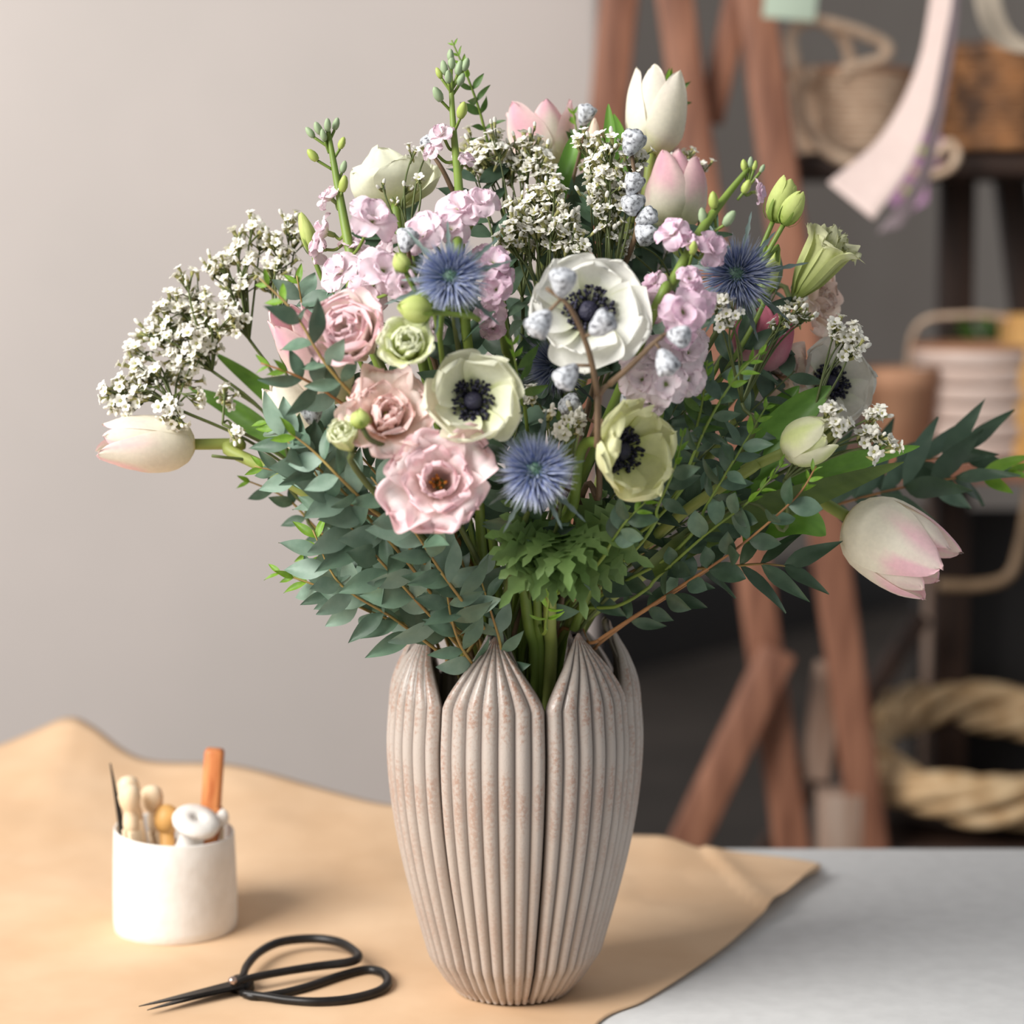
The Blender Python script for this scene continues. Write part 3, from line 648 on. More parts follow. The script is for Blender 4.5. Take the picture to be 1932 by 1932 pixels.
def tulip(label, base, tip, yb, yt, width, kind, openn=0.0, n=6, via=(), point=2.0, group='tulips in the bouquet', stemr=0.0036, leaf=None, bind=None, seed=1, ruf=0.0012):
    pb = P(base[0], base[1], yb); pt = P(tip[0], tip[1], yt); ax = pt-pb; L = ax.length; R = width*mpp(pb)/2
    root = thing('tulip', label, 'tulip', frame(pb, ax, (0, -1, 0.2), seed*0.7), group)
    rg = random.Random(seed*13+1); col = tulip_cols(kind)
    def ctrl(s, o): return [(0.04*R, 0.0), (0.50*R*s, 0.035*L), (0.88*R*s, 0.20*L), (1.0*R*s*(1+0.1*o), 0.45*L), ((0.92+0.45*o)*R*s, 0.72*L), ((0.62+0.95*o)*R*s, 1.0*L)]
    lay = [(3, 0.97, 0.0, 1.0)] + [(3, 0.90, math.pi/3, 0.97)] if n == 6 else [(4, 0.98, 0.0, 0.96), (4, 0.88, 0.6, 1.0), (n-8 if n > 8 else 3, 0.66, 0.3, 0.98)]
    for li, (cnt, s, off, hs) in enumerate(lay):
        for j in range(cnt):
            sd = seed*10+li*4+j; o = openn+rg.uniform(-0.06, 0.1)-(0.15*li if n > 6 else 0.05*li)
            W = R*s*(1.05 if n == 6 else 0.92)
            me = petal('petal', [(r, z*hs*rg.uniform(0.94, 1.03)) for r, z in ctrl(s, o)], W, 0.48, 0.62, point, 0.18, 1.05, ruf*1.5, 4, R*0.10, col, 10, 14, sd)
            ob('petal', me, root, RZ(off+j*2*math.pi/cnt+rg.uniform(-0.12, 0.12)))
    add_stem(root, pb+ax*0.01, ax, stemr, M_TSTEM, [P(*q) for q in via], bind, r1=stemr*1.2)
    if leaf:
        for lf in leaf: tulip_leaf(root, *lf)
    return root
def tulip_leaf(root, pts, width, m=None, tw=0.0):
    path = catmull([P(*q) for q in pts], 20); Mi = root.matrix_basis.inverted(); hw = width*mpp(path[10])/2
    v = []; f = []
    for i, p in enumerate(path):
        t = (path[min(i+1, 20)]-path[max(i-1, 0)]).normalized(); vw = (CAM-p).normalized(); s = t.cross(vw).normalized(); nn = s.cross(t)
        a = tw+0.25; s2 = s*math.cos(a)+nn*math.sin(a); n2 = nn*math.cos(a)-s*math.sin(a)
        w_ = i/20; wd = hw*(max(0.0, math.sin(math.pi*(0.14+0.86*w_)))**0.75)+0.0004
        for j in range(5):
            u = (j-2)/2; v.append(Mi @ (p+s2*u*wd+n2*(abs(u)**1.5*wd*0.45)))
    for i in range(20):
        for j in range(4): f.append((i*5+j, i*5+j+1, i*5+j+6, i*5+j+5))
    return ob('leaf', mk('leaf', v, f, m or M_TLEAF), root)

# --- anemones
def anemone(label, c, y, axis, rad, tint='white', cup=0.5, n=9, stem=True, seed=1, roll=0.0, via=(), dark=1.0, center=True, bind=None, ruf=0.004):
    pc = P(c[0], c[1], y); R = rad*mpp(pc); root = thing('anemone', label, 'anemone', frame(pc, axis, (0, 0, 1), roll), 'anemones in the bouquet'); rg = random.Random(seed)
    base = {'white': (lin((214, 218, 172)), lin((244, 243, 236))), 'cream': (lin((205, 212, 150)), lin((238, 238, 216))), 'lime': (lin((180, 190, 88)), lin((232, 232, 184))), 'grey': (lin((196, 200, 168)), lin((224, 220, 210)))}[tint]
    def col(u, w, nn): return mixc(base[0], base[1], sstep(0.05, 0.6, w+0.12*nn+0.1*abs(u)))
    outer = (n+1)//2; inner = n-outer
    for li, (cnt, s, cu) in enumerate(((outer, 1.0, cup*0.8), (inner, 0.86, cup))):
        for j in range(cnt):
            cc = cu+rg.uniform(-0.16, 0.16); s1 = s*rg.uniform(0.93, 1.05); h = -0.05*R+li*0.03*R
            ctrl = [(0.10*R, h), (0.42*R*s1, h+0.10*R*cc+0.06*R*cc), (0.75*R*s1*(1-0.10*cc), h+0.42*R*cc), (0.96*R*s1*(1-0.28*cc), h+0.86*R*cc)]
            me = petal('petal', ctrl, R*0.58*s1, 0.60, 0.75, 2.4, 0.22, 0.65, ruf*R/0.045, 4, R*0.07, col, 14, 16, seed*17+li*7+j, lift=0.16)
            ob('petal', me, root, RZ(roll+j*2*math.pi/cnt+li*math.pi/cnt+rg.uniform(-0.1, 0.1)))
    if center:
        v, f = blob((0, 0, 0.06*R), (0.165*R, 0.165*R, 0.14*R), 20, 12)
        v = [p*(1+0.06*noise.noise(p*900)) for p in v]; ob('centre', mk('centre', v, f, M_NAVY), root)
        mb = MB()
        for j in range(150):
            a = rg.uniform(0, 6.283); r = R*rg.uniform(0.20, 0.39); z = R*rg.uniform(0.06, 0.16)
            e = Vector((r*math.cos(a), r*math.sin(a), z)); st = Vector((0.12*R*math.cos(a), 0.12*R*math.sin(a), 0))
            v, f = tube([st, st.lerp(e, 0.6)+Vector((0, 0, 0.02*R)), e], R*0.006, 3); mb.add(v, f)
            v, f = blob(e, (R*0.032, R*0.032, R*0.038), 5, 4); mb.add(v, f)
        o = ob('stamens', mb.mesh('stamens', M_NAVY), root); o['kind'] = 'stuff'
    else:
        v, f = blob((0, 0, -0.02*R), (0.13*R, 0.13*R, 0.08*R), 12, 8); ob('receptacle', mk('receptacle', v, f, M_CALYX), root)
    if stem: add_stem(root, pc-root.matrix_basis.to_3x3() @ Vector((0, 0, 0.03*R)), root.matrix_basis.to_3x3() @ Vector((0, 0, 1)), 0.0036, M_STEM, [P(*q) for q in via], bind)
    return root

# --- lisianthus (ruffled, rose-like)
def lisi(label, c, y, axis, rad, tint='pink', n=14, openn=1.0, seed=1, roll=0.0, via=(), stamen=False, group='lisianthus blooms', jag=0.14, bind=None, depth=0.75, name='lisianthus', cat='lisianthus'):
    pc = P(c[0], c[1], y); R = rad*mpp(pc); M = frame(pc, axis, (0, 0, 1), roll)
    root = thing(name, label, cat, M, group); rg = random.Random(seed)
    A, B, E = {'pink': (lin((248, 226, 212)), lin((253, 237, 236)), lin((251, 218, 222))), 'peach': (lin((251, 218, 198)), lin((254, 236, 228)), lin((253, 222, 217))), 'lime': (lin((204, 214, 130)), lin((232, 238, 188)), lin((242, 244, 214))), 'bell': (lin((164, 182, 88)), lin((220, 224, 164)), lin((234, 234, 194))), 'dtulip': (lin((253, 232, 210)), lin((254, 243, 236)), lin((252, 218, 222))), 'fade': (lin((236, 214, 196)), lin((244, 230, 216)), lin((240, 216, 204)))}[tint]
    def col(u, w, nn): return mixc(mixc(A, B, w*1.8), E, sstep(0.72, 1.0, w+0.25*nn+0.12*abs(u)))
    rings = [(int(n*0.42), 1.0, 0.95*openn), (int(n*0.33), 0.82, 0.55*openn), (n-int(n*0.42)-int(n*0.33), 0.62, 0.2*openn)]
    if not stamen: rings.append((4, 0.42, 0.12*openn))
    for li, (cnt, s, op) in enumerate(rings):
        for j in range(cnt):
            o_ = max(0.05, op+rg.uniform(-0.1, 0.12)); s1 = s*rg.uniform(0.92, 1.06)
            h = depth*R
            ctrl = [(0.05*R, -h), (0.26*R*s1+0.10*R*o_, -h*0.62), (R*s1*(0.36+0.22*o_), -0.15*R), (R*s1*(0.40+0.46*o_), 0.12*R*(1-0.5*o_)), (R*s1*(0.36+0.70*o_), 0.30*R*(1-o_)*1.2-0.05*R*o_)]
            me = petal('petal', ctrl, R*0.62*s1, 0.66, 0.8, 3.0, 0.12, 0.75, 0.0070*R/0.04*(0.6+0.5*o_), 8, R*jag, col, 16, 18, seed*23+li*9+j)
            ob('petal', me, root, RZ(li*0.55+j*2*math.pi/cnt+rg.uniform(-0.15, 0.15)))
    mb = MB()
    for j in range(14 if stamen else 6):
        a = rg.uniform(0, 6.28); r = R*rg.uniform(0.02, 0.16); p0 = Vector((r*0.4*math.cos(a), r*0.4*math.sin(a), -0.5*R)); p1 = Vector((r*math.cos(a), r*math.sin(a), -0.12*R+rg.uniform(-0.05, 0.05)*R))
        v, f = tube([p0, p0.lerp(p1, 0.5), p1], R*0.012, 4); mb.add(v, f)
        v, f = blob(p1, (R*0.035, R*0.035, R*0.05), 6, 4); mb.add(v, f)
    ob('stamens', mb.mesh('stamens', M_AMBER if stamen else M_BUDY), root)
    v, f = lathe([(0.006*R, -1.02*depth*R), (0.10*R, -0.99*depth*R), (0.14*R, -0.9*depth*R), (0.10*R, -0.82*depth*R)], 10); ob('calyx', mk('calyx', v, f, M_CALYX), root)
    ax = Vector(axis).normalized(); add_stem(root, pc-ax*depth*R, ax, 0.0022, M_STEMD, [P(*q) for q in via], bind)
    return root
def bud(label, base, tip, yb, yt, width, m, via=(), name='lisianthus_bud', cat='flower bud', n=5, openn=0.0, stemr=0.0018, col=None, group='flower buds', free=None, sepal=True):
    pb = P(base[0], base[1], yb); pt = P(tip[0], tip[1], yt); ax = pt-pb; L = ax.length; R = width*mpp(pb)/2
    root = thing(name, label, cat, frame(pb, ax, (0, -1, 0.2), RG.uniform(0, 1)), group); rg = random.Random(int(base[0]*7+base[1]))
    c0, c1 = col or (lin((150, 172, 74)), lin((212, 222, 140)))
    cf = lambda u, w, nn: mixc(c0, c1, sstep(0.05, 0.75, w+0.2*nn))
    for j in range(n):
        o = openn+rg.uniform(-0.1, 0.2)*(1 if openn > 0 else 0.3)
        ct = [(0.05*R, 0), (0.62*R, 0.06*L), (0.98*R, 0.3*L), (0.95*R*(1+0.2*o), 0.58*L), (R*(0.52+0.8*o), 0.85*L), (R*(0.12+1.3*o), L*rg.uniform(0.9, 1.03))]
        ob('petal', petal('petal', ct, R*0.95, 0.42, 0.6, 1.5 if openn else 1.3, 0.2, 1.0, 0.001, 3, R*0.05, cf, 8, 12, j+int(base[0])), root, RZ(j*2*math.pi/n))
    if sepal:
        for j in range(5):
            ct = [(0.1*R, -0.02*L), (0.75*R, 0.04*L), (1.12*R, 0.22*L), (1.2*R, 0.45*L)]
            ob('sepal', petal('sepal', ct, R*0.22, 0.3, 0.7, 1.2, 0.5, 0.3, 0, 2, 0, lambda u, w, nn: lin((128, 150, 70)), 3, 6, j), root, RZ(j*1.2566+0.5))
    if free:
        pth = catmull([pb+ax*0.01]+[P(*q) for q in free], 16); Mi = root.matrix_basis.inverted(); v, f = tube([Mi @ q for q in pth], stemr, 6); ob('stem', mk('stem', v, f, M_STEMD), root)
    else: add_stem(root, pb+ax*0.02, ax, stemr, M_STEM, [P(*q) for q in via])
    return root

# --- sea holly thistles
def thistle(label, c, y, axis, rad, seed=1, tone=1.0, nb=9, via=()):
    pc = P(c[0], c[1], y); R = rad*mpp(pc); root = thing('sea_holly', label, 'thistle', frame(pc, axis), 'blue sea holly heads'); rg = random.Random(seed)
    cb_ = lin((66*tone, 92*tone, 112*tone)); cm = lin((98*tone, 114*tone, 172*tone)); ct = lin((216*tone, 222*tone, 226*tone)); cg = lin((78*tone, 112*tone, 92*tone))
    v, f = blob((0, 0, 0), (0.30*R, 0.30*R, 0.34*R), 18, 12)
    v = [p*(1+0.10*noise.noise(p*1200)) for p in v]; ob('cone', mk('cone', v, f, M_SPINE, [mixc(cb_, cg, sstep(0.05*R, 0.3*R, p.z)) for p in v]), root)
    mb = MB(); N_ = 620
    for k in range(N_):
        z = 1-(k+0.5)/N_*1.5; a = k*2.39996+rg.uniform(-0.1, 0.1); s = math.sqrt(max(0, 1-z*z)); th = math.acos(max(-1, min(1, z)))
        d = Vector((s*math.cos(a), s*math.sin(a), z))
        ln = R*(0.42+0.58*sstep(0.25, 1.15, th))*rg.uniform(0.78, 1.06)
        p0 = d*0.26*R; side = d.cross(Vector((0, 0, 1)))
        side = side.normalized() if side.length > 1e-3 else Vector((1, 0, 0)); up = side.cross(d)
        bend = up*rg.uniform(-0.10, 0.05)*ln+side*rg.uniform(-0.08, 0.08)*ln
        p1 = d*(0.26*R+(ln-0.26*R)*0.55)+bend*0.35; p2 = d*ln+bend
        w = R*rg.uniform(0.013, 0.022); vv = []; cc = []
        for p, ww, cl in ((p0, w, cb_), (p1, w*0.8, mixc(cm, ct, rg.uniform(0, 0.35))), (p2, w*0.12, mixc(ct, cm, rg.uniform(0, 0.5)))):
            if th < 0.55: cl = mixc(cg, cl, th/0.55)
            for q in range(3):
                an = q*2.0944; vv.append(p+(side*math.cos(an)+up*math.sin(an))*ww); cc.append(cl)
        mb.add(vv, [(0, 1, 4, 3), (1, 2, 5, 4), (2, 0, 3, 5), (3, 4, 7, 6), (4, 5, 8, 7), (5, 3, 6, 8), (6, 7, 8)], cc)
    o = ob('spines', mb.mesh('spines', M_SPINE, False), root); o['kind'] = 'stuff'
    for k in range(nb):
        a = k*2*math.pi/nb+rg.uniform(-0.2, 0.2); L = R*rg.uniform(1.25, 1.65); vv = []; ff = []; cc = []
        n_ = 10
        for i in range(n_+1):
            t = i/n_; wd = R*0.085*(1-t)**0.7*(1.6 if i % 2 else 0.8)+0.0001; r = 0.2*R+t*L*0.95; z = -0.28*R-0.22*R*t*t
            vv += [Vector((r, -wd, z+wd*0.4)), Vector((r+0.02*R, 0, z)), Vector((r, wd, z+wd*0.4))]; cc += [mixc(lin((80*tone, 98*tone, 86*tone)), lin((112*tone, 128*tone, 124*tone)), t)]*3
        for i in range(n_):
            ff += [(3*i, 3*i+1, 3*i+4, 3*i+3), (3*i+1, 3*i+2, 3*i+5, 3*i+4)]
        ob('bract', mk('bract', vv, ff, M_SPINE, cc), root, tilt(a, rg.uniform(-0.15, 0.3)))
    ax = Vector(axis).normalized(); add_stem(root, pc-ax*0.3*R, ax, 0.0022, M_STEMD, [P(*q) for q in via])
    return root

# --- stock spikes
def stock_petal_meshes(c1, c2, seed):
    col = lambda u, w, n: mixc(lin((232, 232, 196)), mixc(c1, c2, sstep(0.3, 1.0, w+0.3*n)), sstep(0.05, 0.35, w))
    out = []
    for i in range(3):
        out.append(petal('petal', [(0.04, 0), (0.18, 0.22), (0.55, 0.42), (0.98, 0.30-0.12*i)], 0.56, 0.7, 0.9, 3.2, 0.16, 0.4, 0.20, 7, 0.12, col, 9, 9, seed+i, notch=0.12))
    for i in range(2):
        out.append(petal('petal', [(0.03, 0), (0.10, 0.25), (0.30, 0.55), (0.50, 0.72)], 0.42, 0.7, 0.9, 3.0, 0.16, 0.7, 0.22, 7, 0.10, col, 8, 8, seed+7+i, notch=0.12))
    return out
v_, f_ = lathe([(0.05, -0.35), (0.13, -0.28), (0.15, 0.0), (0.12, 0.12), (0.02, 0.13)], 8); CALYX_ME = mk('floret', v_, f_, M_CALYX)
v_, f_ = lathe([(0.05, -0.95), (0.35, -0.8), (0.52, -0.3), (0.5, 0.2), (0.3, 0.75), (0.06, 0.98)], 10, lambda r, z, a: (r*(1+0.10*math.cos(4*a)), z)); BUD_ME = mk('bud', v_, f_, M_BUD); BUDY_ME = mk('bud', v_, f_, M_BUDY)
SP_L = stock_petal_meshes(lin((251, 241, 244)), lin((247, 222, 233)), 1); SP_P = stock_petal_meshes(lin((250, 236, 242)), lin((240, 208, 226)), 20); SP_W = stock_petal_meshes(lin((250, 242, 244)), lin((246, 228, 234)), 40)
def stock(label, path, florets, buds, meshes=SP_L, stemr=0.0036, tail=True, cluster=None):
    pts = [P(*q) for q in path]; root = thing('stock_stem', label, 'stock flower', Matrix.Translation(pts[0]), 'stock stems'); rg = random.Random(int(path[0][0]))
    full = pts[::-1]
    if tail: full = full+stem_path(pts[0], pts[1]-pts[0])[3::4]
    pc = catmull(full, 34); O = pts[0]
    v, f = tube([q-O for q in pc], lambda s: stemr*(0.45+0.55*min(1, s*3)), 8); ob('stem', mk('stem', v, f, M_STEM), root)
    sp = catmull(pts, 60)
    def near(p): return min(sp, key=lambda q: (q-p).length)
    links = MB()
    for fl in florets:
        px, py, r = fl[:3]; y = fl[3] if len(fl) > 3 else D(px, py)
        p = P(px, py, y); R = r*mpp(p); b = near(p)-Vector((0, 0, 0.008)); ax = (p-b)
        if ax.length < 0.006: ax = Vector((rg.uniform(-0.5, 0.5), -1, 0.4))
        ax = ax.normalized()+Vector((rg.uniform(-0.3, 0.3), -0.55, 0.25)); ax.normalize()
        M = frame(p-ax*0.25*R-O, ax, roll=rg.uniform(0, 6)) @ Matrix.Scale(R, 4)
        o = ob('floret', CALYX_ME, root, M)
        for k in range(5): ob('petal', meshes[rg.randrange(3)], o, RZ(k*1.2566+rg.uniform(-0.2, 0.2)) @ Matrix.Rotation(rg.uniform(-0.2, 0.3), 4, 'Y'))
        for k in range(4): ob('petal', meshes[3+rg.randrange(2)], o, RZ(k*1.57+rg.uniform(-0.3, 0.3)) @ Matrix.Rotation(rg.uniform(-0.2, 0.3), 4, 'Y'))
        e = p-ax*0.55*R; v, f = tube(catmull([e-O, e.lerp(b, 0.5)+Vector((0, 0, -0.003))-O, b-O], 6), 0.0012, 5); links.add(v, f)
    for bd in buds:
        px, py, r, kind = bd[:4]; p = P(px, py, bd[4] if len(bd) > 4 else D(px, py)); R = r*mpp(p); b = near(p)-Vector((0, 0, 0.012))
        ax = (p-b).normalized() if (p-b).length > 0.004 else Vector((0, -0.3, 1)); ax = (ax+Vector((0, -0.1, 0.35))).normalized()
        ob('bud', BUDY_ME if kind else BUD_ME, root, frame(p-O, ax, roll=rg.uniform(0, 6)) @ Matrix.Scale(R, 4))
        e = p-ax*0.9*R; v, f = tube(catmull([e-O, e.lerp(b, 0.5)-O, b-O], 6), 0.0011, 5); links.add(v, f)
    if links.v: ob('flower_stalks', links.mesh('flower_stalks', M_STEM), root)
    return root

# --- statice sprays
def statice_floret():
    mb = MB()
    v, f = lathe([(0.06, -1.0), (0.16, -0.7), (0.24, -0.1), (0.30, 0.1)], 6); g = MB(); g.add(v, f)
    for k in range(5):
        a = k*1.2566; v, f, _ = grid(2, 4, lambda u, w: (RZ(a).to_3x3() @ Vector((0.12+0.62*w, (u-0.5)*0.62*math.sin(math.pi*(0.25+0.6*w)), 0.05+0.32*math.sin(1.9*w)-0.1*abs(u-0.5))),)); mb.add(v, f)
    n = len(mb.v); me = mk('floret', mb.v+g.v, mb.f+[tuple(i+n for i in q) for q in g.f], M_WHITE); me.materials.append(M_DRIED)
    me.polygons.foreach_set('material_index', [0]*len(mb.f)+[1]*len(g.f)); return me
STAT = statice_floret()
v_, f_ = lathe([(0.05, -0.9), (0.17, -0.6), (0.22, 0.0), (0.26, 0.35), (0.16, 0.62), (0.03, 0.7)], 6)
STATB = mk('closed_floret', v_, f_, M_WHITE); STATB.materials.append(M_DRIED); STATB.polygons.foreach_set('material_index', [1 if i < 12 else 0 for i in range(len(STATB.polygons))])
def statice(label, root_pt, tips, size=11, per=6, spread=24, seed=1, via=(), tail=True, mstem=None, hub=None, comb=0.0, closed=0.45):
    rp = P(*root_pt); root = thing('statice_spray', label, 'filler flower', Matrix.Translation(rp), 'white statice sprays'); rg = random.Random(seed); br = MB()
    hubs = [P(*h) for h in (hub or [])] or [rp]
    if tail:
        v, f = tube([q-rp for q in stem_path(rp, Vector((0, 0, 1)), [P(*q) for q in via])], 0.0014, 6); br.add(v, f)
    for h in hubs:
        if h is not rp and (h-rp).length > 1e-4:
            v, f = tube([q-rp for q in catmull([rp, rp.lerp(h, 0.5)+Vector((0, 0, 0.006)), h], 8)], 0.0012, 5); br.add(v, f)
    for tp in tips:
        px, py = tp[:2]; y = tp[2] if len(tp) > 2 else D(px, py); p = P(px, py, y); h = min(hubs, key=lambda q: (q-p).length)
        mid = h.lerp(p, 0.55)+Vector((rg.uniform(-0.006, 0.006), rg.uniform(-0.006, 0.006), 0.006))
        bp = catmull([h, mid, p], 12); v, f = tube([q-rp for q in bp], lambda s: 0.0010-0.0005*s, 5); br.add(v, f)
        d = (p-mid).normalized(); m_ = mpp(p); k_ = max(1, int(per*1.5*rg.uniform(0.7, 1.3)))
        for k in range(k_):
            t = rg.uniform(0, 1); off = Vector((rg.gauss(0, 1), rg.gauss(0, 0.8), rg.gauss(0, 1)))*spread*0.42*m_; off -= d*spread*m_*0.9*t*0.8
            e = p+off; s0 = p-d*spread*m_*(0.8+t)
            v, f = tube([s0-rp, s0.lerp(e, 0.6)-rp, e-rp], 0.0005, 4); br.add(v, f)
            ax = (off.normalized()*0.8+d*0.9+Vector((rg.uniform(-0.4, 0.4), -0.35, 0.35))).normalized(); S = size*1.35*m_*rg.uniform(0.8, 1.25)
            ob('floret', STATB if rg.random() < closed else STAT, root, frame(e-rp, ax, roll=rg.uniform(0, 6)) @ Matrix.Scale(S, 4))
    ob('branches', br.mesh('branches', mstem or M_STEMD), root); return root

# --- leafy sprigs
def leaf_mesh(ar, m, fold=0.10, curl=0.12, tipq=1.7, vm=0.42, name='leaf'):
    def fn(a, w):
        u = 2*a-1
        s = math.sin(math.pi/2*w/vm)**0.85 if w < vm else max(0, 1-((w-vm)/(1-vm))**tipq)
        wd = max(0.02, s)*ar*0.5
        return (Vector((w, u*wd, fold*abs(u)*wd*2-curl*w*w+0.02*math.sin(6*w+2*u))),)
    v, f, _ = grid(4, 8, fn); return mk(name, v, f, m)
LV = {'euc': [leaf_mesh(0.42, M_LEAF), leaf_mesh(0.36, M_LEAF, 0.16, 0.2), leaf_mesh(0.46, M_LEAFL, 0.08, 0.05)],
      'round': [leaf_mesh(0.62, M_LEAF, 0.1, 0.1, 2.2, 0.5), leaf_mesh(0.55, M_LEAFD, 0.15, 0.15, 2.0), leaf_mesh(0.60, M_LEAFD, 0.12, 0.05, 2.2, 0.5)],
      'dark': [leaf_mesh(0.40, M_LEAFD), leaf_mesh(0.34, M_LEAFD, 0.16, 0.2), leaf_mesh(0.44, M_LEAF, 0.1, 0.1)],
      'long': [leaf_mesh(0.27, M_LEAFD, 0.1, 0.15, 1.4, 0.38), leaf_mesh(0.30, M_LEAFD, 0.14, 0.05, 1.4, 0.35), leaf_mesh(0.25, M_LEAF, 0.1, 0.2, 1.4)],
      'young': [leaf_mesh(0.34, M_YOUNG, 0.2, 0.0), leaf_mesh(0.30, M_YOUNG, 0.2, 0.15)],
      'mid': [leaf_mesh(0.36, M_MIDL, 0.15, 0.1), leaf_mesh(0.32, M_MIDL, 0.15, 0.2)]}
def sprig(label, path, L, n, kind='euc', stemm=None, tipn=3, tail=True, r=0.0011, seed=1, start=0.05, ang=52, name='eucalyptus_sprig', bare=0.0, tipkind='young', cat='foliage', group='leafy sprigs', bind=None):
    pts = [P(*q) for q in path]; O = pts[0]; root = thing(name, label, cat, Matrix.Translation(O), group); rg = random.Random(seed*31+int(path[0][0]))
    full = pts[::-1]
    if tail: full = full+stem_path(pts[0], pts[1]-pts[0], bind=bind)[3::4]
    pc = catmull(full, 40); v, f = tube([q-O for q in pc], lambda s: r*(0.5+0.7*min(1, 2.2*s)), 6); ob('stem', mk('stem', v, f, stemm or M_TWIG), root)
    sp = catmull(pts, 200)
    for k in range(n):
        t = start+(1-start)*(k+0.5)/n; i = int(t*200); p = sp[i]; T = (sp[min(i+2, 200)]-sp[max(i-2, 0)]).normalized()
        vw = (CAM-p).normalized(); S = T.cross(vw).normalized(); F_ = S.cross(T); m_ = mpp(p)
        tipf = k >= n-tipn
        for s in (-1, 1):
            roll = rg.uniform(-0.75, 0.75)+(1.2 if k % 2 else 0)*rg.choice((-1, 1))*0.6
            side = S*s*math.cos(roll)+F_*math.sin(roll)
            a = math.radians(ang+rg.uniform(-16, 16))*(0.65 if tipf else 1)
            d = (T*math.cos(a)+side*math.sin(a)+Vector((0, 0, -0.08))).normalized()
            ln = 1.42*L*m_*rg.uniform(0.8, 1.15)*(1.0 if not tipf else lerp(0.62, 0.38, (k-(n-tipn))/max(1, tipn)))*(0.85+0.15*math.sin(math.pi*t))
            nz = (F_+Vector((rg.uniform(-0.7, 0.7), rg.uniform(-0.5, 0.5), rg.uniform(-0.1, 0.9)))); nz = nz-d*nz.dot(d); nz.normalize(); yy = nz.cross(d)
            M = Matrix(((d.x*ln, yy.x*ln, nz.x*ln, 0), (d.y*ln, yy.y*ln, nz.y*ln, 0), (d.z*ln, yy.z*ln, nz.z*ln, 0), (0, 0, 0, 1)))
            ob('leaf', rg.choice(LV[tipkind if tipf else kind]), root, Matrix.Translation(p-O) @ M)
    return root

# --- silver gum nuts
def pod_mesh(seed):
    return mk('pod', *lathe([(0.10, -1.0), (0.24, -0.92), (0.40, -0.7), (0.54, -0.42), (0.64, -0.12), (0.71, 0.12), (0.74, 0.34), (0.68, 0.52), (0.54, 0.62), (0.40, 0.60), (0.30, 0.68), (0.18, 0.76), (0.04, 0.78)], 28,
              lambda r, z, a: (r*(1+0.16*abs(math.cos(2*a+seed))**0.6-0.08+0.14*noise.noise(Vector((math.cos(a)*3, math.sin(a)*3, z*3+seed)))+0.07*noise.noise(Vector((math.cos(a)*8, math.sin(a)*8, z*8+seed)))), z+0.06*noise.noise(Vector((math.cos(a)*4+seed, math.sin(a)*4, z*3))))), M_POD)
PODS = [pod_mesh(0), pod_mesh(1.3), pod_mesh(2.9)]
def gumnuts(label, twigs, pods, tail=None, r=0.0022):
    O = P(*twigs[0][0]); root = thing('gumnut_twig', label, 'seed pods', Matrix.Translation(O), 'silver gumnut twigs'); rg = random.Random(int(O.x*1000)); mb = MB(); allp = []
    for tw in twigs:
        pth = catmull([P(*q) for q in tw], 14); allp += pth; v, f = tube([q-O for q in pth], lambda s: r*(1-0.4*s), 7); mb.add(v, f)
    if tail:
        v, f = tube([q-O for q in stem_path(O, Vector((0, -0.3, 1)), [P(*q) for q in tail])], r, 6); mb.add(v, f)
    for px, py, sz, dx, dy in pods:
        p = P(px, py, (O.y if False else min(allp, key=lambda q: (q-P(px, py, q.y)).length).y)-0.004); R = sz*mpp(p); ax = (RT*dx+UP*dy-FW*rg.uniform(0.0, 0.5)).normalized()
        ob('pod', rg.choice(PODS), root, frame(p-O, ax, roll=rg.uniform(0, 6)) @ Matrix.Scale(R, 4))
        e = p-ax*0.95*R; b = min(allp, key=lambda q: (q-e).length); v, f = tube([b-O, b.lerp(e, 0.5)-O, e-O], 0.0012, 5); mb.add(v, f)
    ob('twig', mb.mesh('twig', M_TWIGB), root); return root

# ---------------------------------------------------------------- the bouquet itself
# tulips
tulip('white tulip with pink lower edge drooping far left', (368, 838), (186, 838), -0.02, -0.04, 112, 'white', 0.02, 6, [(430, 848, -0.02), (530, 900, -0.03), (700, 1020, -0.03)], 1.9, seed=2, stemr=0.0042,
      leaf=[([(620, 900, 0.01), (520, 830, 0.01), (440, 770, 0.02), (355, 730, 0.03)], 42), ([(640, 880, 0.03), (560, 790, 0.03), (480, 720, 0.03), (405, 665, 0.03)], 34)])
tulip('cream white tulip with rose pink tips drooping far right', (1598, 975), (1782, 1084), -0.06, -0.09, 164, 'blushtip', 0.17, 6, [(1530, 948, -0.05), (1440, 960, -0.05), (1280, 1040, -0.04), (1120, 1150, -0.02)], 1.7, seed=3, stemr=0.0044,
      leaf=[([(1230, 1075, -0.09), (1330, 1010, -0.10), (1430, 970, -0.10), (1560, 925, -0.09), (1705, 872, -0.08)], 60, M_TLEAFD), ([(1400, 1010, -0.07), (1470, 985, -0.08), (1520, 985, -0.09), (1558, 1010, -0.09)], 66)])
tulip('tall cream tulip bud with pink inside at the top right', (1228, 292), (1250, 138), 0.03, 0.05, 118, 'cream', 0.22, 6, point=1.5, seed=4, via=[(1190, 420, 0.03), (1080, 800, 0.02)],
      leaf=[([(1130, 420, 0.0), (1132, 330, -0.01), (1150, 260, -0.01), (1148, 196, -0.01)], 30), ([(1170, 420, 0.03), (1175, 330, 0.03), (1170, 260, 0.03), (1158, 215, 0.03)], 30)])
tulip('open pink and white tulip at the top centre', (1030, 320), (1012, 196), 0.05, 0.06, 122, 'double', 0.46, 6, point=1.6, seed=5, via=[(1020, 520, 0.03)],
      leaf=[([(1040, 440, 0.0), (1060, 350, 0.0), (1080, 280, 0.01), (1090, 250, 0.01)], 30)])
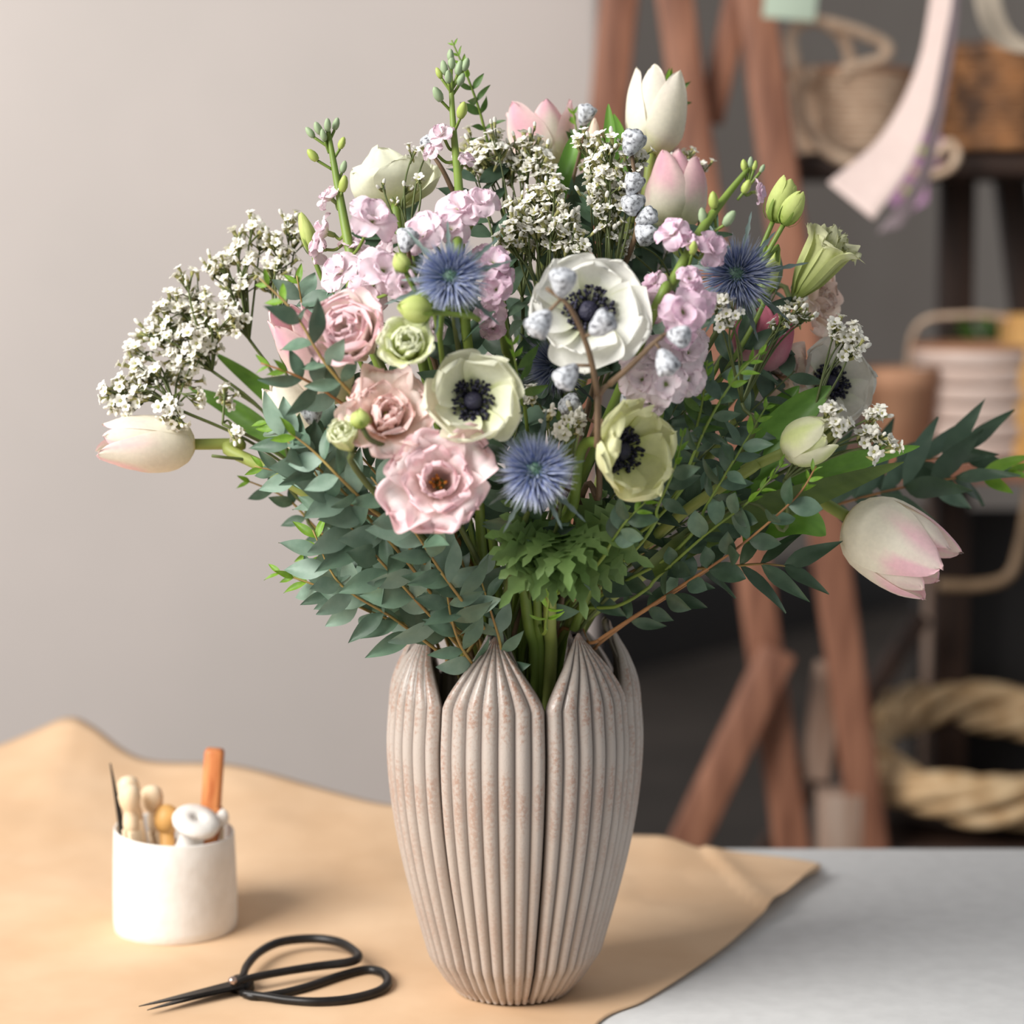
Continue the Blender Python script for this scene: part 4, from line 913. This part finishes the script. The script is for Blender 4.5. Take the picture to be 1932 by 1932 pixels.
tulip('pink double tulip at the upper right before the wooden leg', (1275, 432), (1275, 300), 0.00, 0.02, 122, 'double', 0.20, 12, point=1.7, seed=6, via=[(1220, 600, 0.0)])
lisi('soft pink double tulip left of centre beside the lime rosette', (657, 625), -0.185, (-0.28, -0.82, 0.40), 104, 'dtulip', 17, 0.46, seed=31, jag=0.08, depth=0.95, name='double_tulip', cat='tulip', group='tulips in the bouquet')
tulip('pink and white tulip behind leaves at the left', (650, 752), (532, 588), -0.09, -0.12, 112, 'double', 0.06, 6, point=1.8, seed=8)
tulip('pale cream tulip low behind leaves at the left', (600, 850), (520, 712), -0.05, -0.06, 110, 'cream', 0.1, 6, point=1.8, seed=9)
tulip('shade-darkened pink tulip half hidden below the right thistle', (1420, 700), (1455, 580), -0.04, -0.03, 120, 'deep', 0.2, 6, point=1.6, seed=10)
tulip('small greenish white tulip bud at the right', (1482, 852), (1572, 812), -0.12, -0.14, 96, 'lime', 0.05, 6, point=2.8, seed=11, via=[(1420, 882, -0.11), (1250, 1000, -0.08)],
      leaf=[([(1370, 960, -0.07), (1440, 860, -0.08), (1510, 780, -0.08), (1568, 728, -0.08)], 76), ([(1380, 940, -0.05), (1430, 840, -0.05), (1475, 770, -0.05), (1508, 728, -0.05)], 52),
            ([(1400, 960, -0.06), (1510, 910, -0.07), (1620, 870, -0.07), (1735, 842, -0.06)], 44)])
# anemones
anemone('large white anemone with navy centre facing forward', (1110, 590), -0.185, (0.02, -0.93, 0.34), 128, 'white', 0.42, 9, seed=3, roll=0.3)
anemone('cream anemone with black centre beside the pink blooms', (893, 758), -0.20, (-0.02, -0.90, 0.25), 112, 'cream', 0.68, 9, seed=5, roll=0.9)
an3 = anemone('pale lime anemone cupped and turned to the right', (1168, 850), -0.185, (0.60, -0.76, -0.03), 118, 'lime', 0.80, 8, seed=8, roll=0.2, via=[(1080, 960, -0.13), (1045, 1010, -0.10)], ruf=0.007)
anemone('white anemone seen from behind near the top left', (752, 385), -0.03, (-0.12, 0.30, 0.92), 116, 'cream', 0.85, 8, seed=9, center=False)
anemone('greyish white anemone at the far right edge', (1565, 725), -0.02, (0.30, -0.80, 0.30), 98, 'grey', 0.45, 8, seed=12)
# feathery collar leaves of the lime anemone
def collar_leaf(root, base, tip, width, droop, seed):
    rg = random.Random(seed); pb = P(*base); pt = P(*tip); Mi = root.matrix_basis.inverted(); ax = pt-pb; L = ax.length; T = ax.normalized(); vw = (CAM-pb).normalized(); S = T.cross(vw).normalized(); F_ = S.cross(T)
    mb = MB(); W = width*mpp(pb)
    lobes = [(0.15, 0.0, 1.0)]+[(0.10+0.12*k, s*(0.85-0.14*k), 0.80-0.07*k) for k in range(4) for s in (-1, 1)]
    for st, an, ln in lobes:
        b = pb+T*L*st*0.8; d = (T*math.cos(an)+S*math.sin(an)+F_*rg.uniform(-0.1, 0.25)).normalized(); s2 = d.cross(F_).normalized(); nn = s2.cross(d)
        n_ = 10; l = L*ln*(1-st*0.5)
        for i in range(n_):
            t0, t1 = i/n_, (i+1)/n_
            def row(t, i_):
                jag_ = 1.5 if i_ % 2 else 0.6
                w_ = W*0.105*(0.35+1.2*math.sin(math.pi*min(1, 0.15+0.8*t)))*(1-t)**0.25*jag_+0.0004
                c = b+d*l*t-Vector((0, 0, droop*L*t*t))+F_*0.12*L*math.sin(2.5*t)
                return [c-s2*w_+nn*w_*0.3, c, c+s2*w_+nn*w_*0.3]
            a_, b_ = row(t0, i), row(t1, i+1); vv = [Mi @ q for q in a_+b_]
            mb.add(vv, [(0, 1, 4, 3), (1, 2, 5, 4)])
    return ob('collar_leaf', mb.mesh('collar_leaf', M_COLLAR), root)
for k, (b, t, w, dr) in enumerate([((1040, 1005, -0.12), (905, 1045, -0.16), 110, 0.10), ((1040, 1010, -0.13), (945, 1135, -0.17), 120, 0.05), ((1050, 1005, -0.13), (1000, 1140, -0.16), 110, 0.05), ((1060, 1000, -0.13), (1075, 1110, -0.19), 110, 0.05), ((1070, 1005, -0.11), (1105, 1160, -0.14), 110, 0.03),
                                   ((1080, 1000, -0.12), (1235, 1050, -0.14), 120, 0.12), ((1080, 990, -0.10), (1220, 985, -0.12), 110, 0.15), ((1040, 1000, -0.10), (915, 1000, -0.12), 100, 0.1), ((1060, 1000, -0.10), (1170, 1090, -0.12), 100, 0.05), ((1045, 1015, -0.10), (965, 1080, -0.14), 120, 0.1)]):
    collar_leaf(an3, b, t, w, dr, k)
# lisianthus
lisi('large pink lisianthus with amber stamens at the lower front', (826, 905), -0.215, (-0.02, -0.92, 0.22), 96, 'pink', 15, 1.0, seed=4, stamen=True)
lisi('peach pink lisianthus above the large pink bloom', (730, 782), -0.20, (0.12, -0.82, 0.42), 86, 'peach', 15, 0.9, seed=6)
lisi('pale lime lisianthus rosette beside the pink double tulip', (768, 648), -0.215, (0.0, -0.80, 0.48), 66, 'lime', 14, 0.62, seed=8, jag=0.08, depth=1.0)
lisi('small frilled lime lisianthus bud at the lower left', (648, 818), -0.215, (-0.25, -0.65, 0.7), 48, 'lime', 13, 0.42, seed=10, jag=0.2, depth=1.0)
lisi('pale green lisianthus bell at the right edge below two buds', (1562, 468), -0.05, (0.45, -0.2, 0.72), 78, 'bell', 10, 0.55, seed=12, depth=1.5, jag=0.3)
lisi('faded peach lisianthus tucked under the pale green bell', (1545, 565), -0.01, (0.65, -0.45, 0.15), 66, 'fade', 12, 0.9, seed=14, jag=0.2)
lisi('faded peach lisianthus deep in the right side shade', (1470, 690), -0.03, (0.25, -0.8, 0.2), 60, 'fade', 12, 0.8, seed=15, jag=0.2)
bud('small round green bud beside the frilled lime bud', (684, 808), (674, 772), -0.225, -0.225, 38, None, free=[(700, 830, -0.22), (742, 848, -0.20)], openn=0.1)
bud('striped green bud above the lime rosette', (812, 588), (752, 578), -0.215, -0.225, 54, None, via=[(830, 640, -0.19)])
bud('small green bud left of the upper thistle', (765, 512), (748, 478), -0.20, -0.205, 34, None, via=[(785, 560, -0.20), (830, 640, -0.18)])
bud('left one of the two pointed green buds at the right', (1458, 418), (1492, 336), -0.05, -0.05, 50, None, via=[(1445, 470, -0.05), (1380, 640, -0.04)], openn=0.22)
bud('right one of the two pointed green buds at the right', (1478, 424), (1514, 358), -0.07, -0.075, 42, None, via=[(1468, 470, -0.06), (1400, 650, -0.04)])
bud('half hidden pale green bud right of the right thistle', (1435, 560), (1468, 470), -0.06, -0.05, 36, None)
bud('slim pale green bud above the left statice', (595, 482), (566, 400), -0.04, -0.04, 30, None)
bud('cream bud between the leaves at the top centre', (1118, 330), (1122, 222), 0.02, 0.02, 30, None, col=(lin((214, 206, 140)), lin((246, 226, 206))))
# thistles
thistle('blue thistle at the upper left with grey green bracts', (850, 525), -0.20, (0.02, -0.92, 0.22), 78, 1)
thistle('blue thistle at the lower centre beside the pink bloom', (1010, 890), -0.215, (0.0, -0.90, 0.30), 80, 2)
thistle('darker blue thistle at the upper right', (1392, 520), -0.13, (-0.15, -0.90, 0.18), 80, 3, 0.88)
thistle('shade-toned blue thistle deep below the large white anemone', (1050, 690), -0.13, (0.1, -0.9, 0.2), 66, 4, 0.62)  # low tone paints the shade around it into its colours
# stocks
stock('pale pink stock spike with grey green buds at the left', [(672, 540, -0.12), (650, 420, -0.10), (632, 320, -0.09), (618, 240, -0.085)],
      [(622, 372, 30, -0.09), (703, 412, 50, -0.14), (612, 438, 38, -0.09), (640, 510, 44, -0.12), (722, 508, 50, -0.16), (690, 560, 44, -0.14), (600, 470, 30, -0.08), (668, 468, 34, -0.10), (760, 540, 36, -0.17)],
      [(590, 293, 15, 1, -0.09), (645, 270, 13, 1, -0.09), (648, 347, 18, 1, -0.10), (585, 250, 13, 0, -0.085), (600, 242, 14, 0, -0.09), (618, 236, 14, 0, -0.09), (634, 234, 13, 0, -0.085), (610, 255, 13, 0, -0.09), (648, 315, 13, 0, -0.09)], SP_L)
stock('tall stock spike with green buds at the top centre', [(868, 470, -0.13), (866, 360, -0.09), (856, 250, -0.06), (850, 140, -0.05)],
      [(832, 252, 26, -0.07), (866, 392, 46, -0.13), (905, 384, 40, -0.13), (815, 285, 22, -0.07), (798, 440, 46, -0.15), (850, 430, 38, -0.14), (880, 300, 20, -0.07)],
      [(826, 178, 17, 0, -0.06), (872, 208, 19, 1, -0.07), (838, 128, 15, 0, -0.05), (852, 118, 14, 0, -0.05), (866, 128, 15, 0, -0.05), (878, 122, 14, 0, -0.05), (846, 145, 14, 0, -0.06), (870, 150, 14, 0, -0.05), (828, 138, 12, 1, -0.05), (850, 104, 12, 0, -0.05)], SP_L)
stock('lilac pink stock spike leaning to the upper right', [(1262, 545, -0.165), (1320, 440, -0.15), (1370, 370, -0.135), (1412, 318, -0.13)],
      [(1266, 440, 36, -0.16), (1342, 468, 36, -0.16), (1238, 572, 38, -0.175), (1290, 590, 46, -0.19), (1322, 570, 36, -0.18), (1300, 525, 26, -0.18), (1232, 535, 28, -0.165), (1430, 362, 24, -0.13), (1300, 455, 24, -0.165), (1285, 632, 32, -0.18)],
      [(1346, 378, 18, 1, -0.145), (1326, 408, 17, 0, -0.145), (1376, 412, 19, 0, -0.15), (1308, 468, 16, 1, -0.17), (1408, 352, 15, 1, -0.135), (1404, 312, 12, 1, -0.13), (1416, 306, 11, 0, -0.13), (1438, 318, 9, 0, -0.13), (1424, 312, 10, 1, -0.13)], SP_P)
stock('dense pale pink stock cluster below the gumnut twig', [(1240, 800, -0.13), (1250, 740, -0.14), (1255, 690, -0.15), (1262, 655, -0.15)],
      [(1200, 660, 42, -0.16), (1210, 715, 44, -0.175), (1255, 725, 44, -0.18), (1300, 665, 40, -0.165), (1245, 670, 42, -0.17), (1300, 715, 36, -0.165), (1225, 760, 32, -0.165), (1318, 640, 28, -0.15), (1190, 700, 30, -0.16)], [], SP_W)
stock('mauve pink stock florets right of the upper thistle', [(955, 660, -0.10), (945, 590, -0.12), (935, 520, -0.13), (925, 470, -0.13)],
      [(930, 495, 36, -0.14), (935, 545, 34, -0.145), (925, 590, 32, -0.14), (950, 520, 26, -0.14), (905, 480, 24, -0.13), (930, 620, 26, -0.13)], [], SP_P)
stock('pale pink stock florets low behind the left thistle', [(790, 620, -0.14), (782, 560, -0.15), (778, 500, -0.14), (775, 450, -0.13)],
      [(820, 620, 26, -0.15), (690, 590, 30, -0.13), (730, 470, 30, -0.13)], [], SP_W)
# statice
statice('broad white statice spray fanning out at the upper left', (560, 800, 0.0), [(478, 412, 0.0), (495, 435, 0.01), (548, 412, 0.0), (520, 450, -0.01), (560, 440, 0.0), (450, 440, 0.0), (440, 470, 0.01), (470, 480, 0.0), (505, 490, 0.0), (410, 500, 0.0), (430, 520, 0.0), (535, 480, -0.01), (545, 520, 0.0), (460, 530, 0.0), (392, 500, 0.01), (500, 520, 0.01), (420, 560, 0.0), (440, 600, -0.01), (445, 615, -0.01)], 11, 9, 27, 3, hub=[(520, 640, 0.0), (470, 640, 0.0)])
statice('white statice spray in the middle of the left side', (560, 850, 0.0), [(352, 522, 0.0), (370, 545, 0.01), (385, 560, 0.0), (315, 562, 0.0), (340, 580, 0.01), (300, 600, 0.0), (320, 620, 0.0), (280, 608, 0.01), (355, 615, 0.0), (375, 590, 0.0), (400, 600, 0.01), (290, 640, 0.0), (330, 650, 0.0), (365, 640, -0.01), (400, 645, 0.0), (265, 628, 0.0), (310, 672, 0.0), (350, 690, -0.01), (395, 680, 0.0), (240, 668, 0.0)], 11, 9, 26, 4, hub=[(430, 730, 0.0), (400, 700, 0.0)])
statice('white statice spray at the lower far left above the drooping tulip', (600, 920, 0.0), [(245, 690, -0.02), (255, 660, -0.01), (215, 725, -0.03), (235, 730, -0.03), (255, 740, -0.03), (205, 765, -0.03), (230, 772, -0.03), (265, 715, -0.02), (280, 700, -0.02), (320, 700, -0.01), (345, 720, 0.0), (360, 705, 0.0), (320, 785, -0.04), (335, 800, -0.04), (310, 770, -0.03), (375, 755, -0.02), (455, 820, -0.03), (200, 745, -0.03), (250, 755, -0.03), (430, 740, -0.01)], 11, 8, 24, 5, hub=[(330, 770, -0.03), (420, 800, -0.03), (400, 860, -0.04)])
top = [(890, 275), (910, 290), (935, 262), (950, 300), (975, 285), (995, 300), (920, 310), (960, 320), (1020, 290), (880, 300), (1000, 265), (1040, 320)]
statice('cream statice cluster at the top centre left', (985, 560, -0.06), [(x, y, 0.0-0.01*(i % 3)) for i, (x, y) in enumerate(top)], 11, 14, 30, 6, closed=0.4)
mid_ = [(975, 390), (1000, 400), (970, 425), (985, 450), (1020, 440), (1045, 425), (1060, 450), (1080, 420), (1095, 445), (1010, 370), (1030, 400), (955, 455), (1040, 370), (1075, 395), (1050, 345)]
statice('white statice cluster above the large white anemone', (1035, 640, -0.10), [(x, y, -0.07-0.01*(i % 3)) for i, (x, y) in enumerate(mid_)], 11, 14, 30, 7, closed=0.35)
rt_ = [(1115, 310), (1135, 295), (1150, 320), (1175, 330), (1195, 300), (1120, 345), (1145, 355), (1165, 375), (1130, 380), (1185, 350), (1110, 265), (1150, 270), (1205, 285), (1140, 405), (1160, 420)]
statice('white statice cluster below the tall cream tulip', (1140, 600, -0.08), [(x, y, -0.05-0.01*(i % 3)) for i, (x, y) in enumerate(rt_)], 11, 13, 29, 8, closed=0.35)
statice('tiny statice tips beside the pink double tulip', (1280, 560, -0.02), [(1270, 290, 0.03), (1290, 300, 0.03), (1325, 310, 0.03), (1300, 285, 0.03), (1188, 455, -0.06), (1180, 470, -0.06)], 10, 4, 18, 9)
statice('airy white statice tips at the right edge', (1530, 800, -0.08), [(1578, 612, -0.08), (1592, 632, -0.08), (1612, 618, -0.08), (1608, 650, -0.08), (1600, 662, -0.08), (1622, 655, -0.08)], 12, 6, 18, 10, closed=0.2, via=[(1460, 900, -0.08)])
statice('loose white statice sprays beside the right tulip bud', (1480, 905, -0.13), [(1570, 775, -0.14), (1582, 800, -0.14), (1590, 792, -0.14), (1652, 782, -0.13), (1668, 775, -0.13), (1650, 810, -0.13), (1668, 822, -0.13), (1662, 845, -0.13), (1690, 838, -0.13), (1640, 830, -0.13)], 11, 6, 15, 11, closed=0.2, via=[(1380, 960, -0.12)])
statice('shaded statice tips below the right thistle', (1400, 760, -0.10), [(1345, 575, -0.14), (1360, 560, -0.14), (1370, 600, -0.14), (1385, 580, -0.14), (1480, 590, -0.06), (1495, 600, -0.06), (1510, 580, -0.05), (1520, 600, -0.05), (1470, 610, -0.06), (1530, 590, -0.05), (1500, 560, -0.04)], 10, 5, 20, 12)
statice('few cream statice florets between the two lower anemones', (1050, 900, -0.14), [(1035, 780, -0.17), (1060, 790, -0.17), (1080, 775, -0.17), (1065, 815, -0.17), (1095, 800, -0.16), (1000, 740, -0.15)], 12, 5, 20, 13)
statice('sparse statice twigs over the white anemone seen from behind', (770, 480, -0.08), [(780, 285, -0.07), (770, 350, -0.07), (740, 372, -0.08), (790, 330, -0.07), (720, 345, -0.07), (810, 275, -0.06)], 9, 3, 14, 14)
# gumnuts
gumnuts('gumnut twig with silver pods across the large white anemone', [[(1128, 745, -0.22), (1110, 660, -0.235), (1075, 580, -0.245), (1030, 543, -0.245)], [(1150, 725, -0.22), (1190, 690, -0.23), (1225, 655, -0.235), (1252, 632, -0.235)], [(1128, 745, -0.22), (1140, 732, -0.22), (1150, 725, -0.22)]],
        [(1062, 530, 33, 0.1, 1), (1017, 612, 33, -0.6, -0.8), (1138, 610, 32, 0.7, 0.6), (1283, 634, 27, 0.8, -0.2), (1258, 686, 30, 0.3, -0.7), (1068, 712, 31, -0.5, -0.6)], tail=[(1120, 820, -0.16)])
gumnuts('pair of silver pods behind the lime anemone', [[(1130, 850, -0.14), (1150, 800, -0.15), (1170, 770, -0.155)]], [(1190, 752, 28, 0.5, 0.7), (1078, 768, 30, -0.6, 0.6)], tail=[(1100, 930, -0.11)])
gumnuts('silver pods hanging beside the pink double tulip', [[(1170, 520, -0.05), (1200, 440, -0.07), (1200, 360, -0.07), (1192, 290, -0.07)]], [(1195, 266, 30, 0.4, 0.8), (1196, 345, 26, 0.3, 0.8), (1194, 385, 27, -0.5, -0.3), (1222, 408, 25, 0.6, 0.3), (1218, 440, 29, 0.4, -0.7)], tail=[(1140, 640, -0.04)])
gumnuts('single silver pod among leaves at the lower left', [[(600, 850, -0.12), (596, 815, -0.13), (590, 790, -0.14)]], [(588, 775, 29, -0.1, 1)], tail=[(760, 1000, -0.08)])
gumnuts('small silver pods between the pale pink stocks', [[(780, 540, -0.12), (775, 500, -0.14), (770, 470, -0.16)]], [(768, 450, 27, 0.2, 1)], tail=[(830, 720, -0.08)])
gumnuts('silver pods peeping out at the top', [[(1060, 420, 0.02), (1090, 300, 0.03), (1105, 235, 0.03)], [(880, 420, -0.03), (840, 330, -0.04), (815, 290, -0.04)]], [(1106, 214, 24, 0.3, 1), (812, 272, 24, -0.3, 1)], tail=[(1020, 640, 0.0)])
# eucalyptus, left side
sprig('eucalyptus sprig crossing the pink tulip at the left', [(665, 745, -0.19), (610, 680, -0.20), (555, 590, -0.20), (490, 525, -0.19)], 58, 6, 'euc', seed=1, tipn=2)
sprig('short eucalyptus sprig with pale leaves at the left', [(660, 770, -0.17), (600, 730, -0.18), (550, 705, -0.19), (492, 685, -0.19)], 52, 5, 'euc', M_TWIGO, seed=2, tipn=2)
sprig('eucalyptus sprig rising behind the left statice', [(600, 700, -0.05), (575, 600, -0.05), (560, 520, -0.05)], 50, 5, 'euc', seed=3, tipn=1)
sprig('long eucalyptus branch sweeping from the vase to the left', [(880, 1235, -0.065), (760, 1105, -0.12), (640, 965, -0.15), (545, 800, -0.15)], 70, 14, 'euc', seed=4, tipn=2, start=0.12)
sprig('eucalyptus branch curving below the frilled bud', [(850, 1170, -0.08), (760, 1050, -0.13), (640, 920, -0.15), (550, 840, -0.16), (500, 790, -0.15)], 68, 12, 'euc', seed=5, tipn=2, start=0.15)
sprig('eucalyptus branch reaching the lower left above the rim', [(835, 1235, -0.065), (740, 1165, -0.09), (640, 1100, -0.11), (590, 1000, -0.11)], 68, 9, 'euc', seed=6, tipn=1, start=0.15)
sprig('lowest eucalyptus sprig with fine pale tip at the left', [(800, 1190, -0.05), (700, 1155, -0.07), (610, 1110, -0.08), (518, 1078, -0.08)], 54, 9, 'euc', seed=7, tipn=3, start=0.2)
sprig('eucalyptus sprig left of the drooping tulip stem', [(720, 1080, -0.04), (640, 960, -0.06), (560, 900, -0.06), (480, 880, -0.06)], 56, 7, 'euc', seed=8, tipn=1)
sprig('thin dark sprig at the outer lower left', [(700, 1090, 0.0), (600, 1000, 0.0), (540, 940, 0.0), (450, 900, 0.0)], 40, 6, 'dark', seed=9, tipn=1)
sprig('eucalyptus leaves hanging over the vase rim at the left', [(905, 1270, -0.06), (870, 1220, -0.09), (850, 1160, -0.11), (840, 1090, -0.12)], 60, 6, 'euc', seed=10, tipn=0)
sprig('eucalyptus leaves behind the front rim petal', [(950, 1290, -0.06), (945, 1220, -0.075), (925, 1150, -0.09), (900, 1070, -0.10)], 60, 6, 'euc', M_TWIG, seed=12, tipn=0)
sprig('eucalyptus branch under the large pink bloom', [(900, 1170, -0.09), (840, 1090, -0.14), (780, 1000, -0.16), (700, 900, -0.17)], 66, 10, 'euc', seed=13, tipn=0)
sprig('dark leafy branch behind the pink blooms', [(860, 1100, -0.06), (760, 960, -0.10), (680, 860, -0.12), (600, 800, -0.13)], 60, 8, 'dark', seed=14, tipn=0)
sprig('eucalyptus sprig beside the frilled lime bud', [(700, 960, -0.16), (640, 900, -0.18), (590, 850, -0.18), (545, 815, -0.18)], 56, 5, 'euc', seed=15, tipn=1)
sprig('eucalyptus branch filling the space above the left rim petal', [(870, 1220, -0.04), (790, 1130, -0.06), (720, 1040, -0.08), (640, 1000, -0.09)], 66, 9, 'euc', seed=16, tipn=1)
sprig('eucalyptus branch behind the collar leaves at the left', [(930, 1220, -0.04), (890, 1120, -0.08), (860, 1030, -0.10), (800, 960, -0.12)], 66, 8, 'dark', seed=17, tipn=0)
sprig('pale eucalyptus sprig at the far lower left of the vase mouth', [(820, 1210, -0.03), (730, 1120, -0.04), (650, 1060, -0.05), (570, 1040, -0.05)], 60, 8, 'euc', seed=18, tipn=2)
# foliage, centre and right
sprig('small leafy tip between the anemones at the centre', [(985, 760, -0.15), (975, 700, -0.17), (965, 640, -0.18)], 44, 5, 'mid', M_STEM, seed=20, tipn=2)
sprig('small round leaved sprig right of the collar leaves', [(1150, 1030, -0.16), (1180, 985, -0.18), (1225, 940, -0.19)], 44, 5, 'round', M_STEM, seed=21, tipn=2, tail=True)
sprig('bright young sprig tip hanging before the vase mouth', [(1030, 1180, -0.10), (1035, 1140, -0.14), (1038, 1105, -0.15)], 34, 4, 'young', M_STEM, seed=22, tipn=2)
sprig('fresh green sprig right of the lime anemone', [(1240, 960, -0.15), (1270, 890, -0.17), (1290, 815, -0.175)], 44, 6, 'dark', M_STEM, seed=23, tipn=3)
sprig('leafy sprig with bright tips below the lilac stock', [(1300, 880, -0.13), (1340, 790, -0.15), (1390, 710, -0.16), (1440, 660, -0.16)], 46, 8, 'dark', M_STEM, seed=24, tipn=4)
sprig('upright bright leaved sprig beside the stock cluster', [(1310, 830, -0.13), (1325, 760, -0.145), (1335, 680, -0.15)], 42, 7, 'mid', M_STEM, seed=25, tipn=4)
sprig('leafy sprig left of the small right tulip bud', [(1330, 960, -0.12), (1390, 860, -0.14), (1450, 760, -0.13)], 46, 8, 'dark', M_STEM, seed=26, tipn=3)
sprig('round leaved sprig along the orange stem at the lower right', [(1140, 1200, -0.06), (1270, 1115, -0.10), (1390, 1035, -0.13), (1500, 940, -0.15), (1540, 880, -0.15)], 46, 10, 'round', M_TWIGO, seed=27, tipn=3, start=0.18)
sprig('leafy sprig under the right tulip leaves', [(1240, 1090, -0.09), (1330, 1010, -0.12), (1420, 940, -0.14), (1480, 870, -0.14)], 44, 9, 'round', M_STEM, seed=28, tipn=4)
sprig('long leaved eucalyptus reaching the far right edge', [(1500, 975, 0.02), (1640, 935, 0.04), (1780, 905, 0.05), (1925, 888, 0.05)], 105, 8, 'long', M_TWIGO, seed=29, tipn=2, start=0.1, ang=45)
sprig('second long leaved branch behind the right edge', [(1480, 930, 0.06), (1620, 900, 0.07), (1740, 870, 0.08), (1830, 850, 0.08)], 95, 7, 'long', M_TWIGO, seed=30, tipn=0, ang=42)
sprig('thin long leaved sprig hanging at the lower right', [(1260, 1075, -0.06), (1380, 1068, -0.07), (1440, 1064, -0.08), (1500, 1070, -0.08)], 84, 4, 'long', M_TWIG, seed=31, tipn=0, ang=40)
sprig('dark low sprig over the right side of the rim', [(1130, 1215, -0.04), (1190, 1170, -0.05), (1270, 1120, -0.07), (1360, 1060, -0.08)], 48, 5, 'dark', M_TWIGO, seed=32, tipn=0, start=0.25)
sprig('fine green sprig behind the tall stock spike', [(930, 300, 0.02), (905, 210, 0.01), (880, 140, 0.0), (852, 76, 0.0)], 32, 9, 'mid', M_STEM, seed=33, tipn=4)
sprig('leaf tip peeking over the tall cream tulip', [(1240, 260, 0.07), (1250, 200, 0.075), (1262, 140, 0.075)], 40, 4, 'mid', M_STEM, seed=34, tipn=1)
sprig('small green tip beside the top silver pod', [(1095, 320, 0.04), (1090, 260, 0.04), (1080, 205, 0.04)], 32, 5, 'mid', M_STEM, seed=35, tipn=2)
# darker filling greens deep in the bouquet
for i, (lab, pth, n) in enumerate([
        ('dark leafy branch far back behind the white anemone', [(1060, 760, 0.03), (1100, 620, 0.03), (1150, 520, 0.03), (1200, 420, 0.03)], 11),
        ('dark leafy branch far back below the tall cream tulip', [(1120, 760, 0.02), (1180, 640, 0.02), (1230, 540, 0.02), (1270, 450, 0.03)], 10),
        ('dark leafy branch far back below the top tulip', [(1000, 700, 0.02), (1010, 560, 0.02), (1050, 440, 0.02), (1080, 360, 0.02)], 10),
        ('dark leafy branch far back behind the stocks', [(900, 760, 0.0), (840, 620, 0.0), (780, 520, 0.0), (740, 430, 0.0)], 10),
        ('dark leafy branch deep below the top statice', [(980, 800, -0.05), (960, 620, -0.07), (930, 450, -0.05), (900, 330, -0.02)], 11),
        ('dark leafy branch deep behind the white anemone', [(1060, 820, -0.05), (1080, 640, -0.08), (1120, 480, -0.06), (1150, 380, -0.02)], 11),
        ('dark leafy branch deep behind the right stock', [(1140, 850, -0.05), (1230, 700, -0.08), (1300, 560, -0.08), (1330, 440, -0.04)], 11),
        ('dark leafy branch deep behind the right thistle', [(1180, 880, -0.05), (1310, 760, -0.07), (1410, 650, -0.06), (1470, 540, -0.02)], 10),
        ('dark leafy branch deep behind the centre bloom', [(960, 1020, -0.06), (960, 900, -0.11), (985, 780, -0.12), (1040, 700, -0.11)], 10),
        ('dark leafy branch deep under the lower thistle', [(1000, 1120, -0.07), (1010, 1020, -0.12), (980, 960, -0.14), (950, 860, -0.15)], 8),
        ('dark leafy branch deep behind the lime anemone', [(1080, 1080, -0.06), (1140, 960, -0.10), (1220, 860, -0.12), (1280, 760, -0.12)], 10),
        ('dark leafy branch deep behind the left thistle', [(920, 900, -0.08), (880, 760, -0.12), (860, 640, -0.13), (840, 560, -0.12)], 10),
        ('dark leafy branch deep behind the left pink tulip', [(880, 960, -0.05), (780, 800, -0.09), (700, 660, -0.09), (620, 540, -0.05)], 11),
        ('dark leafy branch deep on the right below the darkened pink tulip', [(1120, 1050, -0.04), (1260, 920, -0.06), (1390, 800, -0.07), (1500, 700, -0.05)], 11),
        ('dark leafy branch low on the right', [(1080, 1150, -0.04), (1200, 1050, -0.07), (1330, 960, -0.08), (1460, 880, -0.08)], 11),
        ('dark leafy branch low in the centre', [(1010, 1180, -0.04), (1060, 1080, -0.07), (1150, 1010, -0.08), (1260, 930, -0.09)], 9)]):
    sprig(lab, pth, 66, n+2, 'dark', M_STEMD, seed=50+i, tipn=0, group='dark filling greens')
# thick green flower stems standing in the vase mouth
for lab, x0, x1, r in (('thick pale green stem upright in the vase mouth', 1038, 1036, 0.0048), ('thick green stem leaning in the vase mouth, left one', 985, 1010, 0.0042), ('thin yellow green stem between the thick ones', 1012, 1018, 0.0032)):
    pts = [P(x0, 1080, -0.07), P((x0+x1)/2, 1180, -0.055), P(x1, 1290, -0.035), Vector((0.01, 0.0, 0.03))]
    o = ob('flower_stem', mk('flower_stem', *tube([q-pts[-1] for q in catmull(pts, 20)], r, 10), M_TSTEM if r > 0.0045 else M_STEM), None, Matrix.Translation(pts[-1])); tag(o, lab, 'stem', 'stems in the vase mouth')
